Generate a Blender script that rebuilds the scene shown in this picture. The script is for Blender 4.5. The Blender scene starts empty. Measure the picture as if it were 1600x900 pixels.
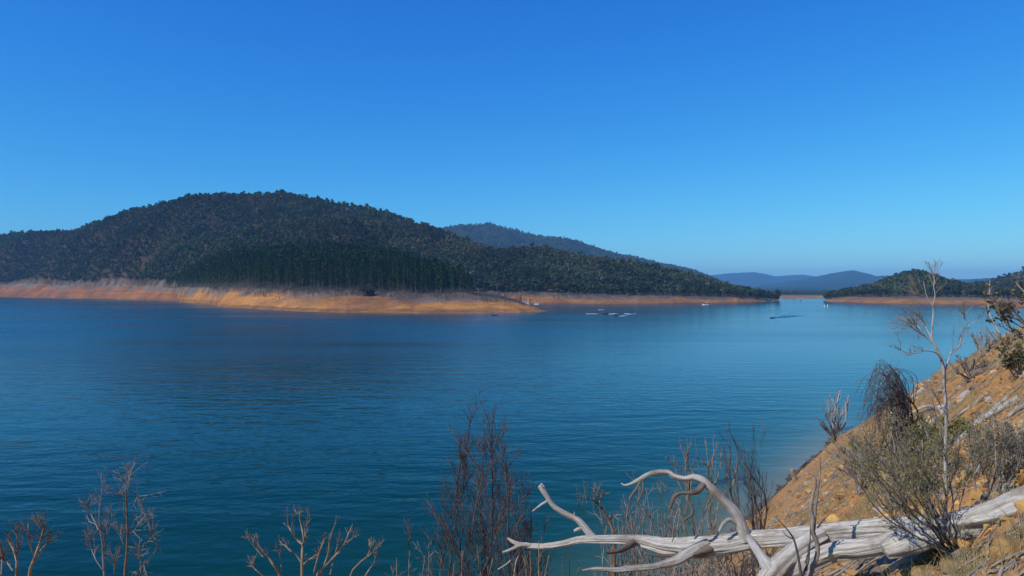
import bpy, math, numpy as np
from mathutils import Vector

R = np.random.default_rng(7)
sc = bpy.context.scene
COL = sc.collection
rad = math.radians

# ------------------------------------------------------------------ camera frame of reference
EYE = 15.0            # eye height above the lake
F = 1142.0            # focal length in photo pixels (1600 wide)
HZ = 450.0


def P(px, py, D):
    return np.array([(px - 800.0) / F * D, D, EYE - (py - HZ) / F * D])


def W(px, py):        # point of the water surface seen at a photo pixel
    D = EYE * F / (py - HZ)
    return np.array([(px - 800.0) / F * D, D, 0.0])


# ------------------------------------------------------------------ noise
def _hash(ix, iy, seed):
    h = (ix.astype(np.int64) * 374761393 + iy.astype(np.int64) * 668265263 + seed * 1442695041) & 0xFFFFFFFF
    h = ((h ^ (h >> 13)) * 1274126177) & 0xFFFFFFFF
    h = (h ^ (h >> 16)) & 0xFFFFFFFF
    return h / 4294967295.0


def vnoise(x, y, seed=0):
    x = np.asarray(x, float); y = np.asarray(y, float)
    ix = np.floor(x); iy = np.floor(y)
    fx = x - ix; fy = y - iy
    fx = fx * fx * fx * (fx * (fx * 6 - 15) + 10); fy = fy * fy * fy * (fy * (fy * 6 - 15) + 10)
    a = _hash(ix, iy, seed); b = _hash(ix + 1, iy, seed); c = _hash(ix, iy + 1, seed); d = _hash(ix + 1, iy + 1, seed)
    return (a * (1 - fx) + b * fx) * (1 - fy) + (c * (1 - fx) + d * fx) * fy * 1.0


def fbm(x, y, seed=0, octv=4, gain=0.5):
    s = 0; a = 1.0; t = 0
    for o in range(octv):
        s = s + a * (vnoise(x, y, seed + o) - 0.5) * 2; t += a
        x = x * 2.03 + 11.3; y = y * 2.03 + 4.7; a *= gain
    return s / t


def smooth(a, b, x):
    t = np.clip((x - a) / (b - a), 0, 1)
    return t * t * (3 - 2 * t)


# ------------------------------------------------------------------ near slope
NX, NY = -0.835, 0.55
SH = 13.2


def _plane(x, y):
    s = x * NX + y * NY
    return 13.3 - s * 13.3 / SH


_crest = []
for _px, _py in ((1310, 680), (1350, 655), (1400, 624), (1440, 596), (1480, 568), (1540, 530), (1600, 496), (1700, 452), (1900, 432)):
    dx = (_px - 800) / F; k = (_py - HZ) / F
    t = 1.7 / (k - dx * NX * 1.0076 - NY * 1.0076 + 0.0) if False else None
    a = dx * NX + NY                      # s per unit of depth
    t = (EYE - 13.3) / (k - a * 13.3 / SH)
    _crest.append((t, dx * t))
_crest = [(180.0, 82.0), (110.0, 47.0)] + _crest
_cy = np.array([c[0] for c in _crest])[::-1]; _cx = np.array([c[1] for c in _crest])[::-1]
_o = np.argsort(_cy); _cy = _cy[_o]; _cx = _cx[_o]


def ground(x, y, detail=True):
    x = np.asarray(x, float); y = np.asarray(y, float)
    z = _plane(x, y)
    c = (x - np.interp(y, _cy, _cx)) * 0.93
    w = 0.35
    c = w * np.logaddexp(0, c / w)
    z = z - 1.7 * c
    z = np.where(z < 0, z * 0.42, z)
    if detail:
        r = np.hypot(x, y)
        f = smooth(-1.0, 2.0, z) * 0.85 + 0.15
        z = z + f * (0.22 * fbm(x / 3.1, y / 3.1, 3, 3) + 0.10 * fbm(x / 0.7, y / 0.7, 9, 3) + 0.035 * fbm(x / 0.16, y / 0.16, 21, 2) * smooth(45, 20, r))
    return z


def G(px, py, lo=2.5, hi=140):
    """point where the sight line of a photo pixel meets the slope"""
    t = np.geomspace(lo, hi, 3000)
    x = (px - 800) / F * t
    zr = EYE - (py - HZ) / F * t
    d = zr - np.maximum(ground(x, t), 0)
    i = np.argmax(d < 0)
    if d[i] >= 0:
        i = -1
    return np.array([x[i], t[i], zr[i]])


def on_ground(px, D, sink=0.05):
    x = (px - 800) / F * D
    return np.array([x, D, float(ground(x, D)) - sink])


# ------------------------------------------------------------------ mesh building
class Geo:
    def __init__(self):
        self.v = []; self.f3 = []; self.f4 = []; self.n = 0; self.uv3 = []; self.uv4 = []; self.m3 = []; self.m4 = []; self.c = []

    def add(self, v, f, uv=None, mat=0, col=None):
        v = np.asarray(v, np.float32).reshape(-1, 3); f = np.asarray(f, np.int64)
        (self.f3 if f.shape[1] == 3 else self.f4).append(f + self.n)
        u = np.zeros((f.shape[0], f.shape[1], 2), np.float32) if uv is None else np.asarray(uv, np.float32)
        (self.uv3 if f.shape[1] == 3 else self.uv4).append(u)
        (self.m3 if f.shape[1] == 3 else self.m4).append(np.full(len(f), mat, np.int32))
        cc = np.ones((len(v), 4), np.float32)
        if col is not None:
            cc[:, :3] = col
        self.c.append(cc)
        self.v.append(v); self.n += len(v)

    def mesh(self, name, origin=(0, 0, 0), smooth_=True, uv=False, col=False):
        V = np.concatenate(self.v) - np.asarray(origin, np.float32)
        f3 = np.concatenate(self.f3) if self.f3 else np.zeros((0, 3), np.int64)
        f4 = np.concatenate(self.f4) if self.f4 else np.zeros((0, 4), np.int64)
        me = bpy.data.meshes.new(name)
        me.vertices.add(len(V)); me.vertices.foreach_set('co', V.astype(np.float32).ravel())
        loops = np.concatenate([f3.ravel(), f4.ravel()]).astype(np.int32)
        me.loops.add(len(loops)); me.loops.foreach_set('vertex_index', loops)
        nf = len(f3) + len(f4)
        me.polygons.add(nf)
        st = np.concatenate([np.arange(len(f3)) * 3, len(f3) * 3 + np.arange(len(f4)) * 4]).astype(np.int32)
        me.polygons.foreach_set('loop_start', st)
        mi = np.concatenate(self.m3 + self.m4).astype(np.int32)
        me.polygons.foreach_set('material_index', mi)
        me.polygons.foreach_set('use_smooth', np.full(nf, smooth_, bool))
        if uv:
            l = me.uv_layers.new(name='UVMap')
            u = np.concatenate([x.reshape(-1, 2) for x in self.uv3 + self.uv4]) if (self.uv3 or self.uv4) else np.zeros((0, 2))
            l.data.foreach_set('uv', u.astype(np.float32).ravel())
        if col:
            a = me.color_attributes.new('tint', 'FLOAT_COLOR', 'POINT')
            a.data.foreach_set('color', np.concatenate(self.c).ravel())
        me.update(calc_edges=True)
        return me


def link(name, me, mats, parent=None, loc=(0, 0, 0)):
    o = bpy.data.objects.new(name, me)
    COL.objects.link(o)
    for m in (mats if isinstance(mats, (list, tuple)) else [mats]):
        if m.name not in [x.name for x in me.materials if x]:
            me.materials.append(m)
    if parent is not None:
        o.parent = parent
    else:
        o.location = loc
    return o


def thing(name, label, cat, loc=(0, 0, 0), group=None):
    o = bpy.data.objects.new(name, None); COL.objects.link(o)
    o.location = tuple(float(v) for v in loc); o.empty_display_size = 0.2
    return tag(o, label, cat, group)


def tag(o, label=None, cat=None, group=None, kind=None):
    if label: o['label'] = label
    if cat: o['category'] = cat
    if group: o['group'] = group
    if kind: o['kind'] = kind
    return o


def part(name, geo, mat, parent, smooth_=True, uv=False, col=False, root=None):
    """one mesh object under its thing; geometry is given in world coordinates"""
    p = parent; org = np.zeros(3)
    while p is not None:
        org += np.array(p.location); p = p.parent
    return link(name, geo.mesh(name, org, smooth_, uv, col), mat, parent)


# ------------------------------------------------------------------ tubes
def spline(pts, n):
    p = np.asarray(pts, float)
    if len(p) == 2:
        t = np.linspace(0, 1, n)[:, None]
        return p[0] * (1 - t) + p[1] * t
    ext = np.vstack([2 * p[0] - p[1], p, 2 * p[-1] - p[-2]])
    seg = np.linalg.norm(np.diff(p[:, :3], axis=0), axis=1); cum = np.concatenate([[0], np.cumsum(seg)])
    s = np.linspace(0, cum[-1], n); i = np.clip(np.searchsorted(cum, s, 'right') - 1, 0, len(seg) - 1)
    t = ((s - cum[i]) / np.maximum(seg[i], 1e-9))[:, None]
    p0, p1, p2, p3 = ext[i], ext[i + 1], ext[i + 2], ext[i + 3]
    return 0.5 * (2 * p1 + (p2 - p0) * t + (2 * p0 - 5 * p1 + 4 * p2 - p3) * t * t + (3 * p1 - p0 - 3 * p2 + p3) * t ** 3)


def tubes(geo, polys, radii, sides=4, mat=0, col=None, uv=False, lump=0.0, seed=0):
    """polys (K,n,3), radii (K,n): all tubes at once"""
    polys = np.asarray(polys, float); radii = np.asarray(radii, float)
    if polys.ndim == 2:
        polys = polys[None]; radii = radii[None]
    K, n, _ = polys.shape
    T = np.gradient(polys, axis=1); T /= np.maximum(np.linalg.norm(T, axis=2, keepdims=True), 1e-9)
    ref = np.where(np.abs(T[:, :1, 2:3]) > 0.85, np.array([1.0, 0.13, 0]), np.array([0.1, 0.05, 1.0]))
    U = np.zeros_like(T)
    u = ref[:, 0] - T[:, 0] * np.sum(ref[:, 0] * T[:, 0], 1, keepdims=True)
    for j in range(n):
        u = u - T[:, j] * np.sum(u * T[:, j], 1, keepdims=True)
        u = u / np.maximum(np.linalg.norm(u, axis=1, keepdims=True), 1e-9)
        U[:, j] = u
    Vv = np.cross(T, U)
    a = np.linspace(0, 2 * np.pi, sides, endpoint=False)
    ca, sa = np.cos(a), np.sin(a)
    rr = radii[:, :, None] * np.ones(sides)
    if lump:
        L = np.concatenate([[0], np.cumsum(np.linalg.norm(np.diff(polys[0], axis=0), axis=1))])
        ang = np.arange(sides)
        s = (L / max(radii.max(), 1e-6))[:, None]
        b = 0.5 * fbm(np.cos(a)[None] * 1.7 + 20, s * 0.22 + np.sin(a)[None] * 1.7, seed + 5, 3) + 0.5 * fbm(np.cos(a)[None] * 5 + 9, s * 0.10 + np.sin(a)[None] * 5, seed + 8, 3)
        if sides >= 20:      # drying splits that follow the grain
            fr_ = np.abs(fbm(np.cos(a)[None] * 3.1 + 40, s * 0.05 + np.sin(a)[None] * 3.1, seed + 13, 2))
            rr = rr * (1 - 0.16 * np.exp(-(fr_ / 0.045) ** 2))[None]
        rr = rr * (1 + lump * b[None])
    ring = polys[:, :, None, :] + rr[..., None] * (U[:, :, None, :] * ca[None, None, :, None] + Vv[:, :, None, :] * sa[None, None, :, None])
    V = ring.reshape(-1, 3)
    i = np.arange(n - 1)[:, None]; k = np.arange(sides)[None]
    q = np.stack([i * sides + k, i * sides + (k + 1) % sides, (i + 1) * sides + (k + 1) % sides, (i + 1) * sides + k], -1).reshape(-1, 4)
    Fq = (q[None] + (np.arange(K) * n * sides)[:, None, None]).reshape(-1, 4)
    uvs = None
    if uv:
        L = np.concatenate([[0], np.cumsum(np.linalg.norm(np.diff(polys[0], axis=0), axis=1))])
        l0 = L[:-1][:, None] + 0 * k; l1 = L[1:][:, None] + 0 * k
        u0 = (k / sides) + 0 * i; u1 = ((k + 1) / sides) + 0 * i
        one = np.stack([np.stack([u0, l0], -1), np.stack([u1, l0], -1), np.stack([u1, l1], -1), np.stack([u0, l1], -1)], 2).reshape(-1, 4, 2)
        uvs = np.tile(one, (K, 1, 1))
    geo.add(V, Fq, uvs, mat, col)
    # end caps (single tubes only matter where they are thick)
    if K < 40:
        for kk in range(K):
            for e, off in ((0, 0), (n - 1, (n - 1) * sides)):
                c = polys[kk, e]
                rg = ring[kk, e]
                vv = np.vstack([rg, c[None] + T[kk, e] * (radii[kk, e] * (0.25 if e else -0.25))])
                idx = np.arange(sides)
                f = np.stack([idx, (idx + 1) % sides, np.full(sides, sides)], 1)
                geo.add(vv, f if e else f[:, ::-1], None, mat, col if (col is None or np.ndim(col) < 2) else None)
    return geo


def limb(geo, pts, diam_px=None, rads=None, n=40, sides=14, lump=0.25, seed=1, mat=0):
    """thick limb from control points; each point (x,y,z), radii in metres"""
    p = np.hstack([np.asarray(pts, float), np.asarray(rads, float)[:, None]])
    s = spline(p, n)
    return tubes(geo, s[:, :3], np.maximum(s[:, 3], 0.0015), sides, mat, None, True, lump, seed)


def pxlimb(geo, ctrl, **k):
    """control points (px, py, D, diameter in photo pixels)"""
    pts = [P(a, b, d) for a, b, d, w in ctrl]
    r = [w / F * d / 2 for a, b, d, w in ctrl]
    return limb(geo, pts, rads=r, **k)


def unit(v):
    return v / np.maximum(np.linalg.norm(v, axis=-1, keepdims=True), 1e-9)


def kids(polys, per, t0, t1, ang, length, pull=(0, 0, 0), n=6, wob=0.12, rng=R, taperlen=True):
    """children of every polyline: positions along it, direction turned by ang, drawn by pull"""
    polys = np.asarray(polys, float)
    K, m, _ = polys.shape
    t = rng.uniform(t0, t1, (K, per)); f = t * (m - 1); i = np.clip(f.astype(int), 0, m - 2); w = (f - i)[..., None]
    kk = np.arange(K)[:, None]
    a = polys[kk, i]; b = polys[kk, i + 1]
    p = (a * (1 - w) + b * w).reshape(-1, 3); d = unit(b - a).reshape(-1, 3)
    r = unit(rng.normal(size=d.shape)); r = unit(r - d * np.sum(r * d, 1, keepdims=True))
    an = ang * rng.uniform(0.5, 1.35, (len(d), 1))
    d = unit(d * np.cos(an) + r * np.sin(an))
    Ls = length * rng.uniform(0.45, 1.25, len(d))
    if taperlen:
        Ls = Ls * (1.15 - 0.65 * t.reshape(-1))
    out = np.zeros((len(d), n, 3)); out[:, 0] = p
    pull = np.asarray(pull, float)
    for j in range(1, n):
        d = unit(d + pull + wob * rng.normal(size=d.shape))
        out[:, j] = out[:, j - 1] + d * (Ls / (n - 1))[:, None]
    return out


def taper(polys, r0, r1):
    K, n, _ = polys.shape
    t = np.linspace(0, 1, n)[None]
    r0 = np.broadcast_to(np.asarray(r0, float), (K,))[:, None]; r1 = np.broadcast_to(np.asarray(r1, float), (K,))[:, None]
    return r0 * (1 - t) + r1 * t


def stems(base, targets, n=12, bow=0.12, wob=0.02, rise=0.0, rng=R, spread=0.05):
    out = []
    for tg in targets:
        tg = np.asarray(tg, float); b = np.asarray(base, float) + rng.normal(size=3) * np.array([spread, spread, 0])
        L = np.linalg.norm(tg - b); mid = (tg + b) / 2 + rng.normal(size=3) * bow * L + np.array([0, 0, rise * L])
        s = spline([b, mid, tg], n)
        w = np.cumsum(rng.normal(size=(n, 3)) * wob * L / n * 3, 0); w -= np.linspace(0, 1, n)[:, None] * w[-1]
        out.append(s + w)
    return np.array(out)


def leafcards(geo, pos, dirs, size, rng=R, col=None, aspect=0.4, mat=0):
    """one kite-shaped leaf (2 triangles) per position"""
    n = len(pos)
    d = unit(dirs + 0.7 * rng.normal(size=(n, 3)))
    s = unit(np.cross(d, rng.normal(size=(n, 3))))
    L = size * rng.uniform(0.6, 1.3, (n, 1))
    a = pos; b = pos + d * L * 0.5 + s * L * aspect * 0.5; c = pos + d * L; e = pos + d * L * 0.5 - s * L * aspect * 0.5
    V = np.stack([a, b, c, e], 1).reshape(-1, 3)
    f = np.arange(n * 4).reshape(-1, 4)
    cc = None if col is None else np.repeat(col, 4, 0)
    geo.add(V, f, None, mat, cc)


def along(polys, per, t0=0.3, t1=1.0, rng=R):
    K, m, _ = polys.shape
    t = rng.uniform(t0, t1, (K, per)); f = t * (m - 1); i = np.clip(f.astype(int), 0, m - 2); w = (f - i)[..., None]
    kk = np.arange(K)[:, None]
    a = polys[kk, i]; b = polys[kk, i + 1]
    return (a * (1 - w) + b * w).reshape(-1, 3), unit(b - a).reshape(-1, 3)


# ------------------------------------------------------------------ materials
def mat(name, rough=0.85, base=(0.2, 0.2, 0.2), spec=0.3):
    m = bpy.data.materials.new(name); m.use_nodes = True
    b = m.node_tree.nodes['Principled BSDF']
    b.inputs['Roughness'].default_value = rough; b.inputs['Base Color'].default_value = (*base, 1)
    b.inputs['Specular IOR Level'].default_value = spec
    return m, m.node_tree, b


class N:
    def __init__(s, nt): s.nt = nt

    def new(s, t, **k):
        n = s.nt.nodes.new(t)
        for a, b in k.items():
            if a in n.bl_rna.properties.keys(): setattr(n, a, b)
            else: n.inputs[a.replace('_', ' ')].default_value = b
        return n

    def l(s, a, b): s.nt.links.new(a, b)

    def noise(s, vec, scale, detail=4, rough=0.6, dist=0.0):
        n = s.new('ShaderNodeTexNoise', Scale=scale, Detail=detail, Roughness=rough, Distortion=dist)
        if vec is not None: s.l(vec, n.inputs['Vector'])
        return n.outputs['Fac']

    def ramp(s, fac, stops, interp='LINEAR'):
        r = s.new('ShaderNodeValToRGB'); r.color_ramp.interpolation = interp
        e = r.color_ramp.elements
        e[0].position, e[0].color = stops[0][0], (*stops[0][1], 1)
        e[1].position, e[1].color = stops[-1][0], (*stops[-1][1], 1)
        for p, c in stops[1:-1]:
            x = e.new(p); x.color = (*c, 1)
        s.l(fac, r.inputs[0]); return r.outputs[0]

    def mix(s, fac, a, b, mode='MIX'):
        m = s.new('ShaderNodeMix', data_type='RGBA', blend_type=mode)
        for sock, val in ((m.inputs[0], fac), (m.inputs[6], a), (m.inputs[7], b)):
            if hasattr(val, 'default_value') or hasattr(val, 'is_linked'): s.l(val, sock)
            else: sock.default_value = val if not isinstance(val, tuple) else (*val, 1)
        return m.outputs[2]

    def math(s, op, a, b=0.0):
        m = s.new('ShaderNodeMath', operation=op)
        for sock, v in ((m.inputs[0], a), (m.inputs[1], b)):
            if hasattr(v, 'is_linked'): s.l(v, sock)
            else: sock.default_value = v
        return m.outputs[0]

    def bump(s, h, strength, dist, normal=None):
        b = s.new('ShaderNodeBump', Strength=strength, Distance=dist)
        s.l(h, b.inputs['Height'])
        if normal is not None: s.l(normal, b.inputs['Normal'])
        return b.outputs[0]


def pos_node(n):
    return n.new('ShaderNodeNewGeometry').outputs['Position']


# near soil: orange clay, gravel, grey litter
M_soil, nt, b = mat('orange_soil', 0.95, spec=0.15); n = N(nt); p = pos_node(n)
big = n.noise(p, 0.45, 4); mid = n.noise(p, 2.6, 5, 0.65); fine = n.noise(p, 17, 4, 0.7)
c1 = n.ramp(mid, [(0.28, (0.22, 0.085, 0.026)), (0.45, (0.39, 0.175, 0.05)), (0.58, (0.46, 0.235, 0.075)), (0.75, (0.42, 0.28, 0.14))])
c2 = n.ramp(fine, [(0.3, (0.16, 0.08, 0.035)), (0.5, (0.42, 0.22, 0.075)), (0.72, (0.5, 0.33, 0.17))])
c = n.mix(0.5, c1, c2)
grey = n.ramp(n.noise(p, 5.5, 5, 0.7), [(0.52, (0, 0, 0)), (0.66, (1, 1, 1))])
gm = n.math('MULTIPLY', n.math('MULTIPLY', grey, n.ramp(big, [(0.42, (0.1,) * 3), (0.62, (1,) * 3)])), 0.55)
c = n.mix(gm, c, (0.25, 0.2, 0.14))
vz = n.new('ShaderNodeTexVoronoi', Scale=9.0); n.l(p, vz.inputs['Vector'])
cell = n.new('ShaderNodeSeparateColor'); n.l(vz.outputs['Color'], cell.inputs[0])
peb = n.ramp(vz.outputs['Distance'], [(0.18, (1,) * 3), (0.34, (0,) * 3)])
pm = n.math('MULTIPLY', peb, n.ramp(cell.outputs[0], [(0.55, (0,) * 3), (0.6, (1,) * 3)]))
c = n.mix(n.math('MULTIPLY', pm, 0.7), c, n.ramp(cell.outputs[1], [(0.0, (0.2, 0.09, 0.04)), (0.5, (0.45, 0.27, 0.12)), (1.0, (0.5, 0.4, 0.28))]))
# damp dark soil and debris in the wash line at the water
sx = n.new('ShaderNodeSeparateXYZ'); n.l(p, sx.inputs[0])
wet = n.math('ADD', sx.outputs[2], n.math('MULTIPLY', n.math('SUBTRACT', n.noise(p, 1.3, 5, 0.7), 0.5), 2.2))
wm = n.ramp(n.math('MULTIPLY', wet, 1.0), [(0.1, (1,) * 3), (0.55, (0,) * 3)])
c = n.mix(n.math('MULTIPLY', wm, 0.8), c, (0.075, 0.05, 0.035))
n.l(c, b.inputs['Base Color'])
h = n.math('ADD', n.math('MULTIPLY', mid, 0.5), n.math('ADD', n.math('MULTIPLY', fine, 0.35), n.math('MULTIPLY', pm, 0.5)))
n.l(n.bump(h, 0.9, 0.06), b.inputs['Normal'])

# far hills and banks: vertex tint broken up by noise
def far_ground(name, s1, s2):
    m, nt, b = mat(name, 0.95, spec=0.1); n = N(nt); p = pos_node(n)
    a = n.new('ShaderNodeVertexColor', layer_name='tint').outputs[0]
    k = n.ramp(n.noise(p, s1, 5, 0.65), [(0.3, (0.62,) * 3), (0.7, (1.25,) * 3)])
    k2 = n.ramp(n.noise(p, s2, 3, 0.6), [(0.3, (0.7, 0.72, 0.75)), (0.7, (1.2, 1.18, 1.1))])
    c = n.mix(1.0, n.mix(1.0, a, k, 'MULTIPLY'), k2, 'MULTIPLY')
    n.l(c, b.inputs['Base Color'])
    n.l(n.bump(n.noise(p, s2, 4, 0.7), 0.5, 0.6), b.inputs['Normal'])
    return m


M_hill = far_ground('hill_soil', 0.03, 0.25)
M_bank = far_ground('bank_clay', 0.06, 0.5)
M_mount, nt, b = mat('far_forest', 0.95, spec=0.05); n = N(nt); p = pos_node(n)
n.l(n.ramp(n.noise(p, 0.02, 6, 0.7), [(0.3, (0.018, 0.03, 0.018)), (0.7, (0.055, 0.06, 0.035))]), b.inputs['Base Color'])
n.l(n.bump(n.noise(p, 0.03, 6, 0.75), 1.0, 25.0), b.inputs['Normal'])


def leafmat(name, rough=0.75, trans=0.0):
    m, nt, b = mat(name, rough, spec=0.2); n = N(nt)
    a = n.new('ShaderNodeVertexColor', layer_name='tint').outputs[0]
    n.l(a, b.inputs['Base Color'])
    return m


M_leaf = leafmat('gum_leaves'); M_needle = leafmat('pine_needles', 0.85); M_shrubleaf = leafmat('shrub_leaves', 0.6)


def woodmat(name, stops, scale=30.0, rough=0.85, bump=0.01):
    m, nt, b = mat(name, rough, spec=0.15); n = N(nt); p = pos_node(n)
    f = n.noise(p, scale, 4, 0.65)
    n.l(n.ramp(f, stops), b.inputs['Base Color'])
    if bump: n.l(n.bump(f, 0.5, bump), b.inputs['Normal'])
    return m


M_bark = woodmat('gum_bark', [(0.3, (0.12, 0.1, 0.08)), (0.7, (0.34, 0.3, 0.25))], 0.6, bump=0)
M_pinebark = woodmat('pine_bark', [(0.3, (0.05, 0.04, 0.03)), (0.7, (0.17, 0.14, 0.11))], 0.6, bump=0)
M_dead = woodmat('dead_timber', [(0.3, (0.075, 0.062, 0.058)), (0.7, (0.16, 0.14, 0.13))], 0.5, bump=0)
M_darktwig = woodmat('dark_twigs', [(0.3, (0.045, 0.038, 0.036)), (0.7, (0.165, 0.145, 0.14))], 9)
M_greytwig = woodmat('grey_twigs', [(0.3, (0.13, 0.11, 0.10)), (0.7, (0.36, 0.32, 0.27))], 9)
M_tantwig = woodmat('tan_twigs', [(0.3, (0.13, 0.09, 0.055)), (0.7, (0.40, 0.31, 0.21))], 9)
M_brownwood = woodmat('brown_wood', [(0.3, (0.075, 0.045, 0.028)), (0.7, (0.25, 0.165, 0.10))], 12)
M_whitebark = woodmat('white_bark', [(0.25, (0.10, 0.085, 0.075)), (0.44, (0.32, 0.29, 0.26)), (0.75, (0.54, 0.51, 0.47))], 9)
M_strawgrass = woodmat('dry_grass', [(0.3, (0.22, 0.16, 0.07)), (0.7, (0.50, 0.40, 0.2))], 4, bump=0)

# weathered log: grain runs along the tube (UV: u around, v metres along)
def logmat(name, lo, mid_, hi):
    m, nt, b = mat(name, 0.8, spec=0.2); n = N(nt); p = pos_node(n)
    uv = n.new('ShaderNodeUVMap', uv_map='UVMap').outputs[0]
    mp = n.new('ShaderNodeMapping'); mp.inputs['Scale'].default_value = (9, 1.1, 1); n.l(uv, mp.inputs[0])
    g = n.noise(mp.outputs[0], 2.2, 7, 0.75, 1.6)
    mp2 = n.new('ShaderNodeMapping'); mp2.inputs['Scale'].default_value = (26, 1.6, 1); n.l(uv, mp2.inputs[0])
    g2 = n.noise(mp2.outputs[0], 1.7, 5, 0.65, 1.1)
    blot = n.noise(p, 3.2, 5, 0.65)
    c = n.ramp(g, [(0.24, lo), (0.42, mid_), (0.62, hi)])
    c = n.mix(n.ramp(g2, [(0.56, (0,) * 3), (0.64, (0.55,) * 3)]), c, lo)
    crack = n.ramp(g2, [(0.335, (1,) * 3), (0.39, (0,) * 3)])
    c = n.mix(n.math('MULTIPLY', crack, 0.85), c, (0.035, 0.028, 0.022))
    c = n.mix(n.ramp(blot, [(0.5, (0,) * 3), (0.68, (0.75,) * 3)]), c, (0.19, 0.145, 0.10))
    n.l(c, b.inputs['Base Color'])
    h = n.math('ADD', n.math('MULTIPLY', g, 0.7), n.math('ADD', n.math('MULTIPLY', g2, 0.5), n.math('MULTIPLY', crack, -0.6)))
    n.l(n.bump(h, 0.8, 0.02), b.inputs['Normal'])
    return m


M_log = logmat('weathered_log', (0.12, 0.098, 0.078), (0.38, 0.35, 0.31), (0.62, 0.59, 0.54))
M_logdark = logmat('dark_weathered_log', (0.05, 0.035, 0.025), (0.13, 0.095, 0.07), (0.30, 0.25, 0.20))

M_rock, nt, b = mat('ochre_rock', 0.9, spec=0.2); n = N(nt); p = pos_node(n)
f = n.noise(p, 7, 6, 0.7); f2 = n.noise(p, 2.2, 3)
c = n.mix(n.ramp(f2, [(0.4, (0,) * 3), (0.65, (1,) * 3)]), n.ramp(f, [(0.3, (0.13, 0.08, 0.035)), (0.6, (0.36, 0.22, 0.085)), (0.8, (0.44, 0.33, 0.18))]),
          n.ramp(f, [(0.3, (0.14, 0.12, 0.08)), (0.7, (0.36, 0.29, 0.17))]))
n.l(c, b.inputs['Base Color']); n.l(n.bump(f, 0.7, 0.05), b.inputs['Normal'])
M_stone, nt, b = mat('gravel_stone', 0.92, spec=0.15); n = N(nt)
n.l(n.new('ShaderNodeVertexColor', layer_name='tint').outputs[0], b.inputs['Base Color'])


def plain(name, colr, rough=0.5, spec=0.4):
    m, nt, b = mat(name, rough, colr, spec); n = N(nt); p = pos_node(n)
    k = n.ramp(n.noise(p, 2.5, 4), [(0.3, (0.82,) * 3), (0.7, (1.05,) * 3)])
    n.l(n.mix(1.0, (colr[0], colr[1], colr[2]), k, 'MULTIPLY'), b.inputs['Base Color'])
    return m


M_hull = plain('white_gelcoat', (0.78, 0.79, 0.80), 0.3); M_dkhull = plain('dark_gelcoat', (0.03, 0.035, 0.05), 0.3)
M_rub = plain('black_plastic', (0.025, 0.025, 0.027), 0.5); M_glassy = plain('tinted_acrylic', (0.05, 0.07, 0.09), 0.08)
M_canvas = plain('navy_canvas', (0.03, 0.05, 0.11), 0.9); M_foam = plain('foam', (0.72, 0.78, 0.82), 0.8)
M_wall = plain('cream_wall', (0.62, 0.58, 0.5), 0.8); M_roof = plain('pale_metal_roof', (0.62, 0.63, 0.64), 0.45)

# water
M_water, nt, b = mat('lake_water', 0.03, (0.004, 0.035, 0.045), 0.5); n = N(nt); p = pos_node(n)
b.inputs['Specular Tint'].default_value = (0.3, 0.75, 0.5, 1); b.inputs['IOR'].default_value = 1.2
sh = n.new('ShaderNodeVertexColor', layer_name='tint')
sp = n.new('ShaderNodeSeparateColor'); n.l(sh.outputs[0], sp.inputs[0])
shal = sp.outputs[0]
cl = n.ramp(shal, [(0.0, (0.0002, 0.027, 0.016)), (0.25, (0.004, 0.048, 0.032)), (0.6, (0.045, 0.105, 0.07)), (1.0, (0.17, 0.17, 0.095))])
n.l(cl, b.inputs['Base Color'])
mp = n.new('ShaderNodeMapping'); mp.inputs['Rotation'].default_value = (0, 0, rad(8)); mp.inputs['Scale'].default_value = (0.52, 1, 1); n.l(p, mp.inputs[0])
w1 = n.noise(mp.outputs[0], 0.55, 2, 0.5, 0.3)
mp2 = n.new('ShaderNodeMapping'); mp2.inputs['Rotation'].default_value = (0, 0, rad(-10)); mp2.inputs['Scale'].default_value = (0.7, 1, 1); n.l(p, mp2.inputs[0])
w2 = n.noise(mp2.outputs[0], 1.5, 3, 0.55, 0.2)
mp3 = n.new('ShaderNodeMapping'); mp3.inputs['Scale'].default_value = (0.35, 1, 1); n.l(p, mp3.inputs[0])
patch = n.ramp(n.noise(mp3.outputs[0], 0.012, 4, 0.6, 0.5), [(0.36, (0.3,) * 3), (0.62, (1.0,) * 3)])
sxw = n.new('ShaderNodeSeparateXYZ'); n.l(p, sxw.inputs[0])          # the right-hand arm lies in the lee of the slope
lee = n.new('ShaderNodeMapRange', interpolation_type='SMOOTHSTEP'); n.l(sxw.outputs[0], lee.inputs['Value'])
for nm_, v_ in (('From Min', -60.0), ('From Max', 90.0), ('To Min', 1.0), ('To Max', 0.3)): lee.inputs[nm_].default_value = v_
patch = n.math('MULTIPLY', patch, lee.outputs[0])
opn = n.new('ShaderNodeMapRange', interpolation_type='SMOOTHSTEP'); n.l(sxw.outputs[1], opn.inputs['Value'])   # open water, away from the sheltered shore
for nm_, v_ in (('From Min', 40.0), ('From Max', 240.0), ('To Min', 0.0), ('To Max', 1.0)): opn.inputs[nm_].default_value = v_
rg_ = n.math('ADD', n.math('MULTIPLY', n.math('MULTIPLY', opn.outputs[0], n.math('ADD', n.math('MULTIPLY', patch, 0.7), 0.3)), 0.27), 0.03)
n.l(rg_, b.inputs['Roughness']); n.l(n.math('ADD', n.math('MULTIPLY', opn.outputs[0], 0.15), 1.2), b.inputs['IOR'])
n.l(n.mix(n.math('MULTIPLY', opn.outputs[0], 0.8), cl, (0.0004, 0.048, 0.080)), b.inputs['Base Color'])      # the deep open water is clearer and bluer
patch = n.math('MULTIPLY', patch, n.math('SUBTRACT', 1.0, n.math('MULTIPLY', opn.outputs[0], 0.6)))
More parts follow.
